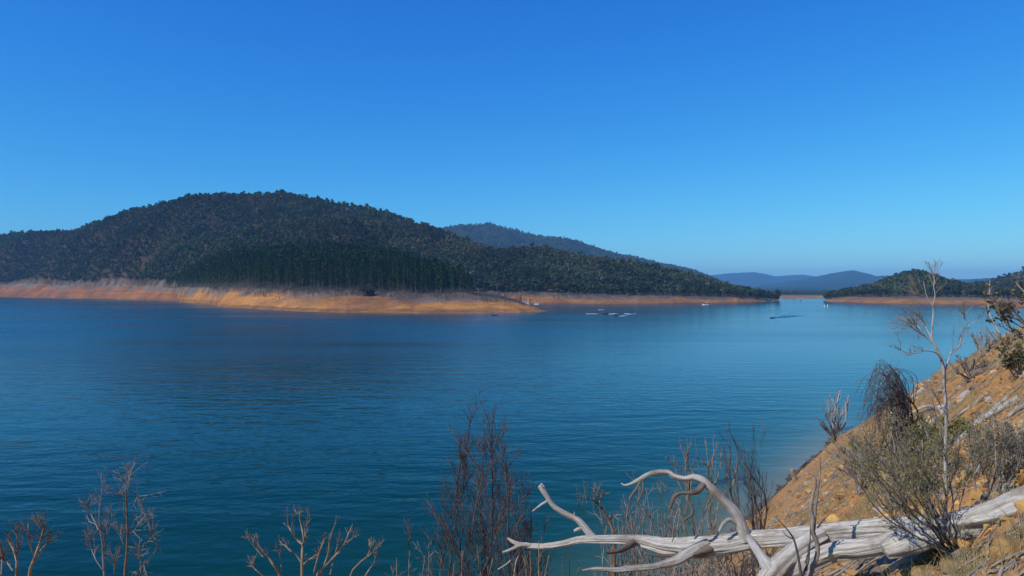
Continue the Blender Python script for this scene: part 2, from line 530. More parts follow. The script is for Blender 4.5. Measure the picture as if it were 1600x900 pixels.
mp4 = n.new('ShaderNodeMapping'); mp4.inputs['Rotation'].default_value = (0, 0, rad(-24)); mp4.inputs['Scale'].default_value = (0.22, 1, 1); n.l(p, mp4.inputs[0])
w3 = n.noise(mp4.outputs[0], 0.24, 2, 0.5, 0.4)
hh = n.math('ADD', n.math('MULTIPLY', w3, 0.20), n.math('ADD', n.math('MULTIPLY', w1, 0.17), n.math('MULTIPLY', w2, 0.055)))
n.l(n.bump(n.math('MULTIPLY', hh, patch), 1.0, 1.0), b.inputs['Normal'])

# ------------------------------------------------------------------ world, sun, camera
SUN_AZ, SUN_EL = -122.0, 43.0
w = bpy.data.worlds.new('World'); sc.world = w; w.use_nodes = True
n = N(w.node_tree); bg = w.node_tree.nodes['Background']
sky = n.new('ShaderNodeTexSky'); sky.sky_type = 'NISHITA'; sky.sun_disc = False
sky.sun_elevation = rad(SUN_EL); sky.sun_rotation = rad(SUN_AZ % 360); sky.altitude = 300
sky.air_density = 1.0; sky.dust_density = 0.25; sky.ozone_density = 3.0
sp_ = n.new('ShaderNodeSeparateColor'); n.l(sky.outputs[0], sp_.inputs[0]); cb_ = n.new('ShaderNodeCombineColor')
for i, (k_, e_) in enumerate(((0.68, 1.75), (1.02, 1.12), (1.156, 0.55))):     # deep saturated blue of the photograph's clear winter sky
    q_ = n.math('MULTIPLY', n.math('POWER', n.math('MULTIPLY', sp_.outputs[i], 0.1), e_), k_ / 0.1)
    n.l(q_, cb_.inputs[i])
n.l(cb_.outputs[0], bg.inputs[0]); bg.inputs[1].default_value = 0.1

sl = bpy.data.lights.new('sun', 'SUN'); sl.energy = 4.3; sl.angle = rad(0.5); sl.color = (1.0, 0.93, 0.82)
so = bpy.data.objects.new('sun', sl); COL.objects.link(so)
sd = Vector((math.sin(rad(SUN_AZ)) * math.cos(rad(SUN_EL)), math.cos(rad(SUN_AZ)) * math.cos(rad(SUN_EL)), math.sin(rad(SUN_EL))))
so.rotation_euler = sd.to_track_quat('Z', 'Y').to_euler(); so.location = (-40, -30, 60)

cam = bpy.data.cameras.new('camera'); co = bpy.data.objects.new('camera', cam); COL.objects.link(co)
co.location = (0, 0, EYE); co.rotation_euler = (math.pi / 2, 0, 0)
cam.sensor_width = 36; cam.lens = 36 * F / 1600; cam.clip_start = 0.1; cam.clip_end = 40000
sc.camera = co
sc.view_settings.view_transform = 'Standard'; sc.view_settings.look = 'None'; sc.view_settings.exposure = 0.0; sc.view_settings.gamma = 1
sc.render.engine = 'CYCLES'; sc.cycles.use_denoising = True
sc.cycles.max_bounces = 5; sc.cycles.diffuse_bounces = 2; sc.cycles.glossy_bounces = 3; sc.cycles.volume_bounces = 0

# ------------------------------------------------------------------ polar sheets: near slope and lake
def polar(rs, azs, zf):
    rr, aa = np.meshgrid(rs, azs, indexing='ij')
    x = rr * np.sin(aa); y = rr * np.cos(aa); z = zf(x, y)
    V = np.stack([x, y, z], -1).reshape(-1, 3)
    nr, na = rr.shape
    i = np.arange(nr - 1)[:, None] * na; j = np.arange(na - 1)[None]
    f = np.stack([i + j, i + na + j, i + na + j + 1, i + j + 1], -1).reshape(-1, 4)[:, ::-1]
    return V, f


g = Geo(); V, f = polar(np.geomspace(0.6, 135, 620), np.radians(np.concatenate([np.arange(-140, -38, 2.0), np.arange(-38, 52, 0.13), np.arange(52, 140, 2.0)])), lambda x, y: np.maximum(ground(x, y), -5))
g.add(V, f)
o = link('hillside', g.mesh('hillside'), M_soil)
tag(o, 'steep bare slope of orange clay and gravel above the water', 'slope', kind='structure')

g = Geo()
rs = np.concatenate([np.geomspace(3, 160, 330), np.geomspace(165, 9000, 60)])
V, f = polar(rs, np.radians(np.concatenate([np.arange(-110, -40, 5.0), np.arange(-40, 50, 0.35), np.arange(50, 110.1, 5.0)])), lambda x, y: 0 * x)
dep = -ground(V[:, 0], V[:, 1], False)
r = np.hypot(V[:, 0], V[:, 1])
shal = np.exp(-np.clip(dep + 0.5 * fbm(V[:, 0] / 7, V[:, 1] / 7, 31, 3), 0, 50) / 3.0) * smooth(170, 120, r)
g.add(V, f, col=np.stack([shal, shal, shal], 1))
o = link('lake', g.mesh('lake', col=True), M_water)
tag(o, 'wide blue lake with small wind ripples between the banks and hills', 'water', kind='structure')

# ------------------------------------------------------------------ far hills (lofted: shore, bank, foot of the forest, slope, ridge, back)
def hillmesh(name, knots, px0, px1, step, seed, label, forest=(0.06, 0.055, 0.03), bank=True, back=250.0, gully=0.10, nslope=46, m=None, deep=4.0, prof=0.92, orange=0.5, flat=0.0, bankmul=(1, 1, 1)):
    """knots rows: px, D_shore, D_foot, z_foot, D_ridge, z_ridge"""
    k = np.array(knots, float)
    px = np.arange(px0, px1 + step, step)
    col = [np.interp(px, k[:, 0], k[:, j]) for j in range(1, 6)]
    Ds, Df, zf, Dr, zr = col
    Ds = Ds * (1 + 0.006 * fbm(px / 26.0, px * 0 + seed, seed, 3)); zf = zf * (1 + 0.13 * fbm(px / 30.0, px * 0 + 3, seed + 4, 3))
    rows = []
    rows.append((Ds - 14, np.full_like(px, -deep), 0))
    nb = 60
    for i in range(nb):
        t = i / (nb - 1.0)
        D = Ds + (Df - Ds) * t
        z = zf * (t ** (0.85)) * (0.9 + 0.1 * t)
        rows.append((D, z, 0.0 if i == 0 else t))
    for i in range(1, nslope + 1):
        t = i / nslope
        D = Df + (Dr - Df) * t
        rows.append((D, zf + (zr - zf) * (t ** prof), 1 + t))
    for i in range(1, 9):
        t = i / 8.0
        rows.append((Dr + back * t, zr * (1 - t ** 1.4) - 3 * t, 2 + t))
    Dm = np.array([q[0] for q in rows]); Z = np.array([q[1] for q in rows]); Tm = np.array([np.full_like(px, q[2]) if i else np.full_like(px, -1.0) for i, q in enumerate(rows)])
    X = (px[None] - 800) / F * Dm
    relief = np.maximum(zr - zf, 0)[None]
    tt = np.clip(Tm - 1, 0, 1)
    gl = fbm(X / 95.0, Dm / 170.0, seed + 11, 4) * 1.1
    Z = Z + relief * gully * gl * np.sin(np.pi * np.clip(tt, 0, 1)) ** 0.8 * 1.7
    bk = (Tm > 0) & (Tm <= 1)
    Z = Z + np.where(bk, 0.10 * zf[None] * fbm(X / 34.0, Dm / 22.0, seed + 17, 2) * np.sin(np.pi * np.clip(Tm, 0, 1)), 0)
    V = np.stack([X, Dm, Z], -1)
    tn = Tm + 0.50 * fbm(X / 34, Dm / 16, seed + 23, 3) + 0.12 * fbm(X / 30, Z / 2.2, seed + 27, 2)
    o1 = np.array([0.36, 0.168, 0.046]); o2 = np.array([0.30, 0.14, 0.062]); gr = np.array([0.165, 0.125, 0.10]); fo = np.array(forest)
    mixo = smooth(-0.25, 0.35, fbm(X / 48, Dm / 14, seed + 29, 3))[..., None]
    cb = o1 * (1 - mixo) + o2 * mixo
    cb = cb * (1 + 0.28 * fbm(X / 90, Z / 1.5, seed + 37, 2))[..., None]
    cb = cb * np.array(bankmul)
    kg = smooth(orange, orange + 0.4, tn)[..., None]
    cb = cb * (1 - kg) + gr * kg
    ks = smooth(0.05, -0.02, Tm - 0.10 + 0.1 * fbm(X / 14, Dm / 30, seed + 40, 2))[..., None]
    cb = cb * (1 - 0.45 * ks) + 0.45 * ks * np.array([0.11, 0.08, 0.055])
    kf = smooth(0.92, 1.1, Tm + 0.10 * fbm(X / 8, Dm / 8, seed + 31, 2))[..., None]
    kf = kf * smooth(2.5, 7.0, zf)[None, :, None]
    cc = cb * (1 - kf) + fo * kf
    nr, nc = Dm.shape
    i = np.arange(nr - 1)[:, None] * nc; j = np.arange(nc - 1)[None]
    f = np.stack([i + j, i + j + 1, i + nc + j + 1, i + nc + j], -1).reshape(-1, 4)
    g = Geo(); g.add(V, f, col=cc.reshape(-1, 3))
    o = link(name, g.mesh(name, col=True), m or M_hill)
    tag(o, label, 'hill', kind='structure')
    return dict(V=V, T=Tm, px=px)


def zat(py, D):
    return EYE - (py - HZ) / F * D


def dsh(py):
    return EYE * F / (py - HZ)


def knots(rows, tree):
    """rows px, D_shore, D_foot, y_foot, D_ridge, y_ridge -> world heights (ridge lowered by the tree height)"""
    out = []
    for px, Ds, Df, yf, Dr, yr in rows:
        zf = zat(yf, Df)
        out.append((px, Ds, Df, max(zf, -0.8), Dr, max(zat(yr, Dr) - tree, zf * 0.6 + 0.3)))
    return out


H = {}
# big hill on the left
H['big'] = hillmesh('hill', knots([
    (-260, 1250, 1300, 442, 1500, 352), (-100, 1250, 1300, 442, 1500, 362), (0, 1220, 1290, 443, 1450, 365), (60, 1130, 1200, 444, 1400, 359), (115, 1050, 1110, 445, 1300, 358), (150, 1000, 1060, 445, 1250, 345),
    (200, 930, 985, 446, 1200, 325), (240, 860, 910, 447, 1180, 318), (290, 760, 800, 448, 1150, 305), (350, 690, 730, 446, 1130, 299), (400, 680, 720, 444, 1130, 302),
    (440, 680, 720, 442, 1120, 299), (480, 680, 720, 442, 1110, 307), (560, 680, 720, 442, 1090, 318), (600, 680, 720, 442, 1080, 325), (640, 680, 720, 444, 1070, 340), (690, 680, 720, 446, 1050, 360),
    (740, 700, 740, 448, 1030, 376), (790, 720, 750, 450, 1010, 396), (850, 740, 760, 452, 980, 425), (900, 750, 770, 455, 950, 452)], 8.0), -260, 900, 2.5, 101,
    'large forested hill filling the left shore', forest=(0.055, 0.036, 0.020), bankmul=(0.74, 0.66, 0.85), back=400, gully=0.22)
# middle hill with the long bank running right
H['mid'] = hillmesh('hill', knots([
    (660, 700, 715, 456, 800, 420), (700, 690, 705, 457, 840, 406), (735, 690, 705, 458, 860, 397), (780, 690, 705, 459, 870, 388), (830, 685, 705, 460, 870, 384), (870, 680, 708, 460, 880, 389), (900, 685, 710, 461, 880, 396),
    (960, 690, 715, 462, 880, 403), (1000, 692, 720, 462, 875, 410), (1050, 700, 730, 463, 870, 420), (1100, 720, 745, 464, 860, 434), (1150, 745, 765, 464, 850, 448), (1180, 775, 790, 465, 830, 460), (1200, 805, 812, 468, 825, 469), (1216, 815, 818, 470, 822, 471)], 7.5), 660, 1216, 2.0, 202,
    'forested spur above a long orange bank in the middle distance', forest=(0.07, 0.058, 0.036), back=220, gully=0.16)
# pine knoll on the near point
H['point'] = hillmesh('headland', knots([
    (232, 935, 940, 465, 960, 465.5), (246, 890, 905, 456, 930, 455), (262, 835, 860, 450, 890, 447), (290, 745, 785, 448, 820, 438), (312, 690, 730, 448, 780, 430), (340, 600, 650, 448, 740, 423), (365, 560, 610, 449, 715, 418), (400, 520, 570, 450, 690, 417), (450, 478, 535, 453, 660, 414), (500, 452, 515, 455, 635, 415), (540, 442, 508, 456, 620, 417), (565, 446, 505, 456, 615, 420),
    (600, 447, 502, 457, 610, 424), (640, 437, 498, 457, 600, 432), (690, 428, 492, 458, 585, 446), (720, 428, 490, 459, 560, 454), (740, 430, 486, 460, 550, 457), (780, 434, 478, 464, 535, 461), (810, 440, 472, 471, 520, 470), (835, 452, 466, 479, 500, 480), (846, 460, 466, 484, 480, 484), (858, 474, 476, 487.8, 480, 487.8)], 0.0), 232, 858, 1.5, 303,
    'near headland with a bright orange clay bank below the pines', forest=(0.05, 0.045, 0.028), back=120, gully=0.05, m=M_bank, orange=0.48)
# bluish ridge behind
H['ridge'] = hillmesh('hill', knots([ (560, 2100, 2128, 440, 3220, 372), (640, 2100, 2128, 440, 3220, 362), (690, 2100, 2128, 440, 3220, 356), (720, 2100, 2128, 440, 3220, 351), (765, 2100, 2128, 440, 3220, 349), (800, 2100, 2128, 440, 3220, 357), (840, 2100, 2128, 440, 3290, 368), (885, 2100, 2128, 441, 3360, 372), (920, 2170, 2198, 442, 3430, 382), (960, 2240, 2268, 443, 3500, 395), (1000, 2310, 2338, 445, 3570, 403), (1040, 2380, 2408, 447, 3639, 413), (1080, 2450, 2478, 448, 3709, 420), (1110, 2520, 2548, 450, 3709, 432), (1140, 2520, 2548, 452, 3639, 446), (1170, 2520, 2548, 455, 3500, 458)], 9.0), 560, 1170, 3.0, 404,
    'long blue forested ridge behind the middle spur', forest=(0.04, 0.045, 0.03), back=500, gully=0.10)
# island-like hill on the right
H['knob'] = hillmesh('hill', knots([
    (1290, 815, 822, 469.5, 830, 470), (1300, 790, 812, 467, 850, 467), (1315, 765, 800, 465, 880, 462), (1335, 745, 785, 464, 920, 453), (1360, 725, 770, 464, 950, 444), (1400, 705, 750, 465, 960, 429), (1420, 695, 745, 465, 960, 423), (1436, 690, 740, 465, 960, 420), (1450, 685, 735, 465, 955, 424), (1480, 675, 725, 465, 940, 435), (1510, 665, 715, 465, 930, 445), (1560, 660, 710, 466, 900, 452), (1600, 655, 705, 466, 880, 458), (1660, 650, 700, 466, 850, 462)], 8.0), 1290, 1660, 2.0, 505,
    'rounded forested hill across the lake on the right', forest=(0.085, 0.06, 0.042), back=220, gully=0.12)
H['right'] = hillmesh('hill', knots([
    (1470, 900, 915, 463, 1300, 452), (1500, 900, 915, 462, 1320, 446), (1540, 900, 915, 462, 1330, 438), (1570, 900, 915, 461, 1330, 430), (1600, 900, 915, 461, 1330, 419), (1660, 900, 915, 461, 1330, 398), (1800, 900, 915, 460, 1350, 360), (2000, 900, 915, 460, 1350, 345), (2300, 900, 915, 460, 1350, 350)], 8.0), 1470, 2300, 4.0, 606,
    'dark forested hill rising at the right edge', forest=(0.095, 0.058, 0.042), back=300, gully=0.10)
hillmesh('sandbank', [(1530, 575, 577, 0.4, 580, 0.5), (1545, 562, 580, 1.6, 600, 1.8), (1570, 552, 580, 3.2, 612, 3.3), (1600, 545, 580, 4.2, 615, 4.2), (1700, 540, 580, 5.0, 620, 5.0), (1900, 540, 580, 5.0, 620, 5.0)], 1530, 1900, 3.0, 707,
         'bare orange sand spit at the right edge of the lake', forest=(0.45, 0.25, 0.1), back=60, gully=0.0, m=M_bank, nslope=6)
hillmesh('sandbank', [(1120, 1150, 1160, 0.5, 1170, 0.6), (1160, 1090, 1130, 2.6, 1180, 2.8), (1220, 1060, 1130, 3.6, 1190, 3.8), (1290, 1060, 1130, 3.4, 1190, 3.6), (1330, 1080, 1130, 3.2, 1190, 3.2), (1360, 1120, 1140, 1.0, 1190, 1.0)], 1120, 1360, 3.0, 808,
         'low pale bank far off in the gap between the hills', forest=(0.38, 0.27, 0.17), back=60, gully=0.0, m=M_bank, nslope=6)


def mountain(knots_, px0, px1, seed, label, D0):
    k = np.array(knots_, float); px = np.arange(px0, px1, 3.0)
    yr = np.interp(px, k[:, 0], k[:, 1]); D = k[0, 2]
    rows = []; nv = 40
    for i in range(nv + 1):
        t = i / nv
        d = D0 + (D - D0) * t
        rows.append((np.full_like(px, d), -4 + (zat(yr, D) + 4) * (t ** 0.8 if D0 > 2000 else t ** 3.5)))
        if D0 < 2000: rows[-1] = (rows[-1][0], np.maximum(rows[-1][1], -4 + 7.4 * min(1, t * 14)))
    for i in range(1, 6):
        t = i / 5
        rows.append((np.full_like(px, D + 900 * t), zat(yr, D) * (1 - t) - 4 * t))
    Dm = np.array([q[0] for q in rows]); Z = np.array([q[1] for q in rows]); X = (px[None] - 800) / F * Dm
    tt = np.clip((Dm - D0) / (D - D0), 0, 1)
    Z = Z + np.sin(np.pi * np.clip(tt, 0, 1)) * 45 * tt * fbm(X / 420, Dm / 600, seed, 5) + 5 * fbm(X / 60, Dm / 90, seed + 3, 3) * tt
    nr, nc = Dm.shape; i = np.arange(nr - 1)[:, None] * nc; j = np.arange(nc - 1)[None]
    f = np.stack([i + j, i + j + 1, i + nc + j + 1, i + nc + j], -1).reshape(-1, 4)
    g = Geo(); g.add(np.stack([X, Dm, Z], -1).reshape(-1, 3), f)
    tag(link('mountain', g.mesh('mountain'), M_mount), label, 'mountain', kind='structure')


mountain([(860, 440, 10500), (1000, 436, 10500), (1060, 432, 10500), (1110, 430, 10500), (1140, 427, 10500), (1178, 425, 10500), (1195, 428, 10500), (1212, 432, 10500), (1235, 430, 10500), (1257, 429, 10500), (1280, 433, 10500), (1400, 436, 10500), (1700, 436, 10500)], 860, 1700, 61, 'farthest pale blue mountain range in the gap', 8200)
mountain([(1080, 462, 7000), (1180, 447, 7000), (1215, 442, 7000), (1245, 438, 7000), (1275, 432, 7000), (1300, 427, 7000), (1331, 422, 7000), (1350, 426, 7000), (1368, 431, 7000), (1395, 431, 7000), (1450, 440, 7000), (1600, 450, 7000)], 1080, 1600, 62, 'blue peaked mountain in the gap before the farthest range', 1350)
mountain([(1400, 452, 5200), (1450, 436, 5200), (1475, 435, 5200), (1500, 438, 5200), (1530, 436, 5200), (1550, 434, 5200), (1620, 425, 5200), (1800, 400, 5200)], 1400, 1800, 63, 'blue ridge showing between the two hills on the right', 3800)

# ------------------------------------------------------------------ trees
def blobcards(rng, centers, rads, n, size, squash=0.75):
    """n random leaf-clump triangles through the clump volumes, denser at the outside"""
    i = rng.integers(0, len(centers), n)
    d = unit(rng.normal(size=(n, 3))); rr = rads[i] * rng.uniform(0.35, 1.0, n) ** 0.6
    c = centers[i] + d * rr[:, None] * np.array([1, 1, squash])
    u = unit(np.cross(d + 0.6 * rng.normal(size=(n, 3)), rng.normal(size=(n, 3)))); v = unit(np.cross(d + 0.5 * rng.normal(size=(n, 3)), u))
    s = size * rng.uniform(0.6, 1.35, (n, 1))
    return np.stack([c + u * s, c - u * s * 0.6 + v * s * 0.9, c - u * s * 0.5 - v * s * 0.9], 1)


def gum_proto(seed, tris, h=9.0):
    rng = np.random.default_rng(seed)
    k = rng.integers(4, 8)
    cen = np.zeros((k, 3)); a = rng.uniform(0, 6.28, k); q = rng.uniform(0.3, 2.3, k)
    cen[:, 0] = np.cos(a) * q; cen[:, 1] = np.sin(a) * q; cen[:, 2] = h * rng.uniform(0.42, 0.86, k)
    cen[0] = (0.2, 0.1, h * 0.86)
    rd = rng.uniform(1.1, 1.9, k)
    T = blobcards(rng, cen, rd, tris, 0.62 if tris > 150 else 0.85)
    lean = rng.normal(size=2) * 0.35
    trunk = spline([(0, 0, -1.2), (lean[0] * .5, lean[1] * .5, h * 0.3), (lean[0], lean[1], h * 0.6), (lean[0] * .6, lean[1] * .6, h * 0.8)], 6)
    limbs = [spline([trunk[2 + (i % 2)], (trunk[3] + cen[i]) / 2 + (0, 0, -0.3), cen[i]], 4) for i in range(min(k, 4))]
    return T, trunk, limbs


def pine_proto(seed, tris, h=22.0):
    rng = np.random.default_rng(seed)
    n = tris
    t = rng.uniform(0, 1, n) ** 0.85
    z = h * (0.22 + 0.78 * t)
    maxr = 2.9 * (1 - t) ** 0.62 * (0.75 + 0.25 * np.sin(z * 2.2 + seed)) * rng.uniform(0.8, 1.1) + 0.25
    a = rng.uniform(0, 6.28, n)
    lob = 1 + 0.28 * np.sin(a * 3 + z * 1.1 + seed) + 0.15 * np.sin(a * 5 - z * 0.7)
    r = maxr * lob * rng.uniform(0.35, 1, n) ** 0.5
    d = np.stack([np.cos(a), np.sin(a), np.zeros(n)], 1)
    c = d * r[:, None] + np.stack([0 * a, 0 * a, z - 0.25 * r], 1)
    out = unit(d + np.stack([0 * a, 0 * a, rng.uniform(-0.1, 0.9, n)], 1))
    s_ = unit(np.cross(out, rng.normal(size=(n, 3)) * 0.4 + np.array([0, 0, 1.0])))
    L = rng.uniform(0.6, 1.25, (n, 1)) * (1.25 if tris < 150 else 0.85)
    T = np.stack([c - out * L * 0.5 + s_ * L * 0.45, c - out * L * 0.5 - s_ * L * 0.45, c + out * L * 0.7], 1)
    trunk = spline([(0, 0, -1.5), (0.05, 0, h * 0.4), (0, 0, h * 0.97)], 5)
    return T, trunk, []


def sample(Hd, count, tmin=1.02, tmax=2.25, pxr=None, rng=R, dens=None, spacing=4.0):
    V, Tm, px = Hd['V'], Hd['T'], Hd['px']
    nr, nc = Tm.shape
    a = V[1:, :-1] - V[:-1, :-1]; b = V[:-1, 1:] - V[:-1, :-1]
    ar = np.linalg.norm(np.cross(a, b), axis=-1)
    tc = (Tm[1:, :-1] + Tm[:-1, :-1]) / 2
    ok = (tc >= tmin) & (tc <= tmax)
    if pxr is not None:
        ok &= ((px[:-1] >= pxr[0]) & (px[:-1] <= pxr[1]))[None]
    p = (ar * ok).ravel(); p = p / p.sum()
    idx = rng.choice(len(p), count, p=p); i, j = np.divmod(idx, nc - 1)
    u = rng.uniform(size=(count, 1)); v = rng.uniform(size=(count, 1))
    pt = (V[i, j] * (1 - u) + V[i + 1, j] * u) * (1 - v) + (V[i, j + 1] * (1 - u) + V[i + 1, j + 1] * u) * v
    tv = Tm[i, j] + (Tm[i + 1, j] - Tm[i, j]) * u[:, 0]
    keep = np.ones(count, bool)
    if dens is not None:
        keep &= rng.uniform(size=count) < dens(pt, tv)
    pt, tv = pt[keep], tv[keep]
    # thin out trees that stand nearly in the same spot
    key = np.floor(pt[:, 0] / spacing).astype(np.int64) * 100003 + np.floor(pt[:, 1] / spacing).astype(np.int64)
    _, first = np.unique(key, return_index=True)
    return pt[first], tv[first]


def forest(name, pts, protos, scl, cols, label, cat, mats, rng=R, trunk_r=0.16, barkcol=(0.3, 0.27, 0.23)):
    """a far-off wood that reads as one mass"""
    g = Geo(); pi = rng.integers(0, len(protos), len(pts))
    for k, (T, trunk, limbs) in enumerate(protos):
        q = pts[pi == k]; m = len(q)
        if not m: continue
        s = scl[pi == k]; c = cols[pi == k]; an = rng.uniform(0, 6.28, m); ca, sa = np.cos(an), np.sin(an)
        def place(L):
            L = L.reshape(-1, 3)
            x = (L[None, :, 0] * ca[:, None] - L[None, :, 1] * sa[:, None]) * s[:, None] + q[:, None, 0]
            y = (L[None, :, 0] * sa[:, None] + L[None, :, 1] * ca[:, None]) * s[:, None] + q[:, None, 1]
            z = L[None, :, 2] * s[:, None] + q[:, None, 2]
            return np.stack([x, y, z], -1)
        V = place(T); nt_ = T.shape[0]
        jit = rng.uniform(0.84, 1.16, (m, nt_, 1))
        cc = np.repeat((c[:, None, :] * jit), 3, 1).reshape(-1, 3)
        g.add(V.reshape(-1, 3), np.arange(m * nt_ * 3).reshape(-1, 3), None, 0, cc)
        tp = place(trunk)
        tubes(g, tp, np.repeat((trunk_r * np.linspace(1.1, 0.35, trunk.shape[0]))[None], m, 0) * s[:, None], 3, 1)
    o = link(name, g.mesh(name, smooth_=False, col=True), mats)
    return tag(o, label, cat, kind='stuff')


GUM_LO = [gum_proto(s, 70) for s in range(10, 18)]
PINE_LO = [pine_proto(s, 110) for s in range(40, 46)]
GUM_HI = [gum_proto(s, 260) for s in range(70, 76)]
PINE_HI = [pine_proto(s, 300) for s in range(90, 95)]


def gumcols(n_, rng=R, pts=None):
    base = np.array([[0.050, 0.062, 0.036], [0.062, 0.070, 0.044], [0.075, 0.072, 0.040], [0.042, 0.056, 0.038], [0.085, 0.070, 0.040], [0.065, 0.078, 0.058]])
    c = base[rng.integers(0, len(base), n_)] * np.array([0.95, 1.08, 0.7]) * rng.uniform(0.60, 1.0, (n_, 1))
    if pts is not None:
        k = smooth(-0.3, 0.4, fbm(pts[:, 0] / 60, pts[:, 1] / 60, 77, 3))[:, None]
        k2 = smooth(-0.35, 0.35, fbm(pts[:, 0] / 190, pts[:, 1] / 190, 78, 3))[:, None]
        c = c * (0.62 + 0.72 * k) * (np.array([0.85, 1.0, 1.05]) * (1 - k2) + np.array([1.25, 1.02, 0.85]) * k2)
        gh = rng.uniform(size=(n_, 1)) < 0.035
        c = np.where(gh, np.array([0.15, 0.125, 0.11]), c)
    return c


def clearing(seed, lo=-0.72, hi=-0.42, sc_=45.0):
    return lambda pt, tv: np.clip(smooth(lo, hi, fbm(pt[:, 0] / sc_, pt[:, 1] / sc_, seed, 3)) + 0.15, 0, 1)


gums = {}
for key, cnt, sp, tmax in (('big', 42000, 3.7, 2.25), ('mid', 17000, 3.6, 2.35), ('knob', 8000, 3.6, 2.35), ('right', 9000, 5.5, 2.3), ('ridge', 30000, 7.5, 2.35)):
    gums[key] = sample(H[key], cnt, 1.03, tmax, dens=clearing(hash(key) % 7 + {'big': 1, 'mid': 2, 'knob': 3, 'right': 4, 'ridge': 5}[key] if False else {'big': 801, 'mid': 822, 'knob': 843, 'right': 864, 'ridge': 885}[key]), spacing=sp)

pines_pt, pines_t = sample(H['point'], 3600, 1.0, 2.5, pxr=(255, 738), spacing=4.0)
ok = (pines_pt[:, 2] > 3); pines_pt, pines_t = pines_pt[ok], pines_t[ok]
dark_pt, _ = sample(H['mid'], 700, 1.02, 1.45, pxr=(775, 850), spacing=4.5)

# nearest gums stand as things of their own
allg = []
for key in ('mid', 'knob', 'big', 'right'):
    pt, tv = gums[key]
    e = pt[:, 1].copy()
    e[(tv > 2.0)] += 3000
    if key == 'big': e[(pt[:, 0] / pt[:, 1] * F + 800) > 255] += 3000     # hidden behind the pines there
    if key == 'mid': e[(pt[:, 0] / pt[:, 1] * F + 800) < 745] += 3000
    if key == 'right': e += 3000
    for i in np.argsort(e)[:300]:
        allg.append((e[i], key, i))
allg.sort()
near = allg[:190]
pick = {k: set() for k in gums}
for e, k, i in near: pick[k].add(i)
pick['big'].update([i for e, k, i in allg if k == 'big'][:70])
pick['knob'].update([i for e, k, i in allg if k == 'knob'][:60])


def tree_meshes(protos, cols_f, trunk_r, prefix, barkm, leafm, jitter=(0.72, 1.28)):
    out = []
    for k, (T, trunk, limbs) in enumerate(protos):
        rng = np.random.default_rng(500 + k)
        g = Geo(); c = cols_f(k) * rng.uniform(*jitter, (T.shape[0], 1))
        g.add(T.reshape(-1, 3), np.arange(T.shape[0] * 3).reshape(-1, 3), None, 0, np.repeat(c, 3, 0))
        mc = g.mesh('crown', smooth_=False, col=True); mc.materials.append(leafm)
        g = Geo(); tubes(g, trunk, trunk_r * np.linspace(1.15, 0.35, trunk.shape[0]), 6)
        for L in limbs:
            tubes(g, L, trunk_r * np.linspace(0.45, 0.15, len(L)), 4)
        mt = g.mesh('trunk'); mt.materials.append(barkm)
        out.append((mc, mt))
    return out


def stand(name, pts, meshes, scl, label, cat, group, rng=R):
    for q, s in zip(pts, scl):
        mc, mt = meshes[rng.integers(0, len(meshes))]
        o = thing(name, label, cat, q, group); o.scale = (s, s, s * rng.uniform(0.9, 1.15)); o.rotation_euler = (0, 0, rng.uniform(0, 6.28))
        for nm, me in (('crown', mc), ('trunk', mt)):
            c = bpy.data.objects.new(nm, me); COL.objects.link(c); c.parent = o


gm = tree_meshes(GUM_HI * 2, lambda k: gumcols(1, np.random.default_rng(k + 3))[0], 0.16, 'gum', M_bark, M_leaf)
names = {'big': ('olive gum tree low on the large left hill above the bank', 'gum trees at the foot of the large left hill'),
         'mid': ('grey-green gum tree at the wood edge above the middle bank', 'gum trees along the middle bank'),
         'knob': ('dull green gum tree at the foot of the rounded right hill', 'gum trees at the foot of the rounded right hill')}
for key in ('big', 'mid', 'knob'):
    ii = sorted(pick[key]); pt = gums[key][0][ii]
    stand('gum_tree', pt, gm, R.uniform(0.65, 1.1, len(ii)), names[key][0], 'tree', names[key][1])
woods = {'big': 'dense olive gum forest covering the large hill on the left', 'mid': 'gum forest covering the middle spur', 'knob': 'gum forest covering the rounded hill on the right', 'right': 'gum forest on the hill at the right edge', 'ridge': 'gum forest on the blue ridge behind'}
for key in gums:
    pt, tv = gums[key]; m = np.ones(len(pt), bool)
    if pick[key]: m[sorted(pick[key])] = False
    pt = pt[m]; s_ = np.clip(R.lognormal(-0.27, 0.25, len(pt)), 0.4, 1.4) * (1.5 if key == 'ridge' else 1.0)
    forest('forest', pt, GUM_LO, s_, gumcols(len(pt), R, pt), woods[key], 'forest', [M_leaf, M_bark])

# pines: the 210 nearest are things, the rest of the plantation one mass
pc = lambda k: np.array([0.026, 0.056, 0.008]) * np.random.default_rng(k).uniform(0.75, 1.35)
pm_ = tree_meshes(PINE_HI * 2, pc, 0.24, 'pine', M_pinebark, M_needle)
od = np.argsort(pines_pt[:, 1] - 0.00 * pines_pt[:, 0]); od = np.argsort(pines_t * 400 + pines_pt[:, 1] * 0.2)
fr, rest = od[:230], od[230:]
pxp = pines_pt[:, 0] / pines_pt[:, 1] * F + 800
endf = np.interp(pxp, [255, 270, 330, 380, 560, 640, 690, 720, 738], [0.55, 0.72, 0.9, 1.0, 1.0, 0.98, 0.92, 0.75, 0.5])
stand('pine_tree', pines_pt[fr], pm_, R.uniform(0.72, 1.05, len(fr)) * endf[fr], 'tall dark green pine in the front rows above the headland bank', 'tree', 'pines at the front of the plantation')
pt = pines_pt[rest]
edge = endf[rest]
forest('pine_forest', pt, PINE_LO, R.uniform(0.72, 1.12, len(pt)) * edge, np.array([0.026, 0.056, 0.008]) * R.uniform(0.7, 1.45, (len(pt), 1)), 'dark pine plantation covering the knoll behind the front pines', 'forest', [M_needle, M_pinebark], trunk_r=0.24)
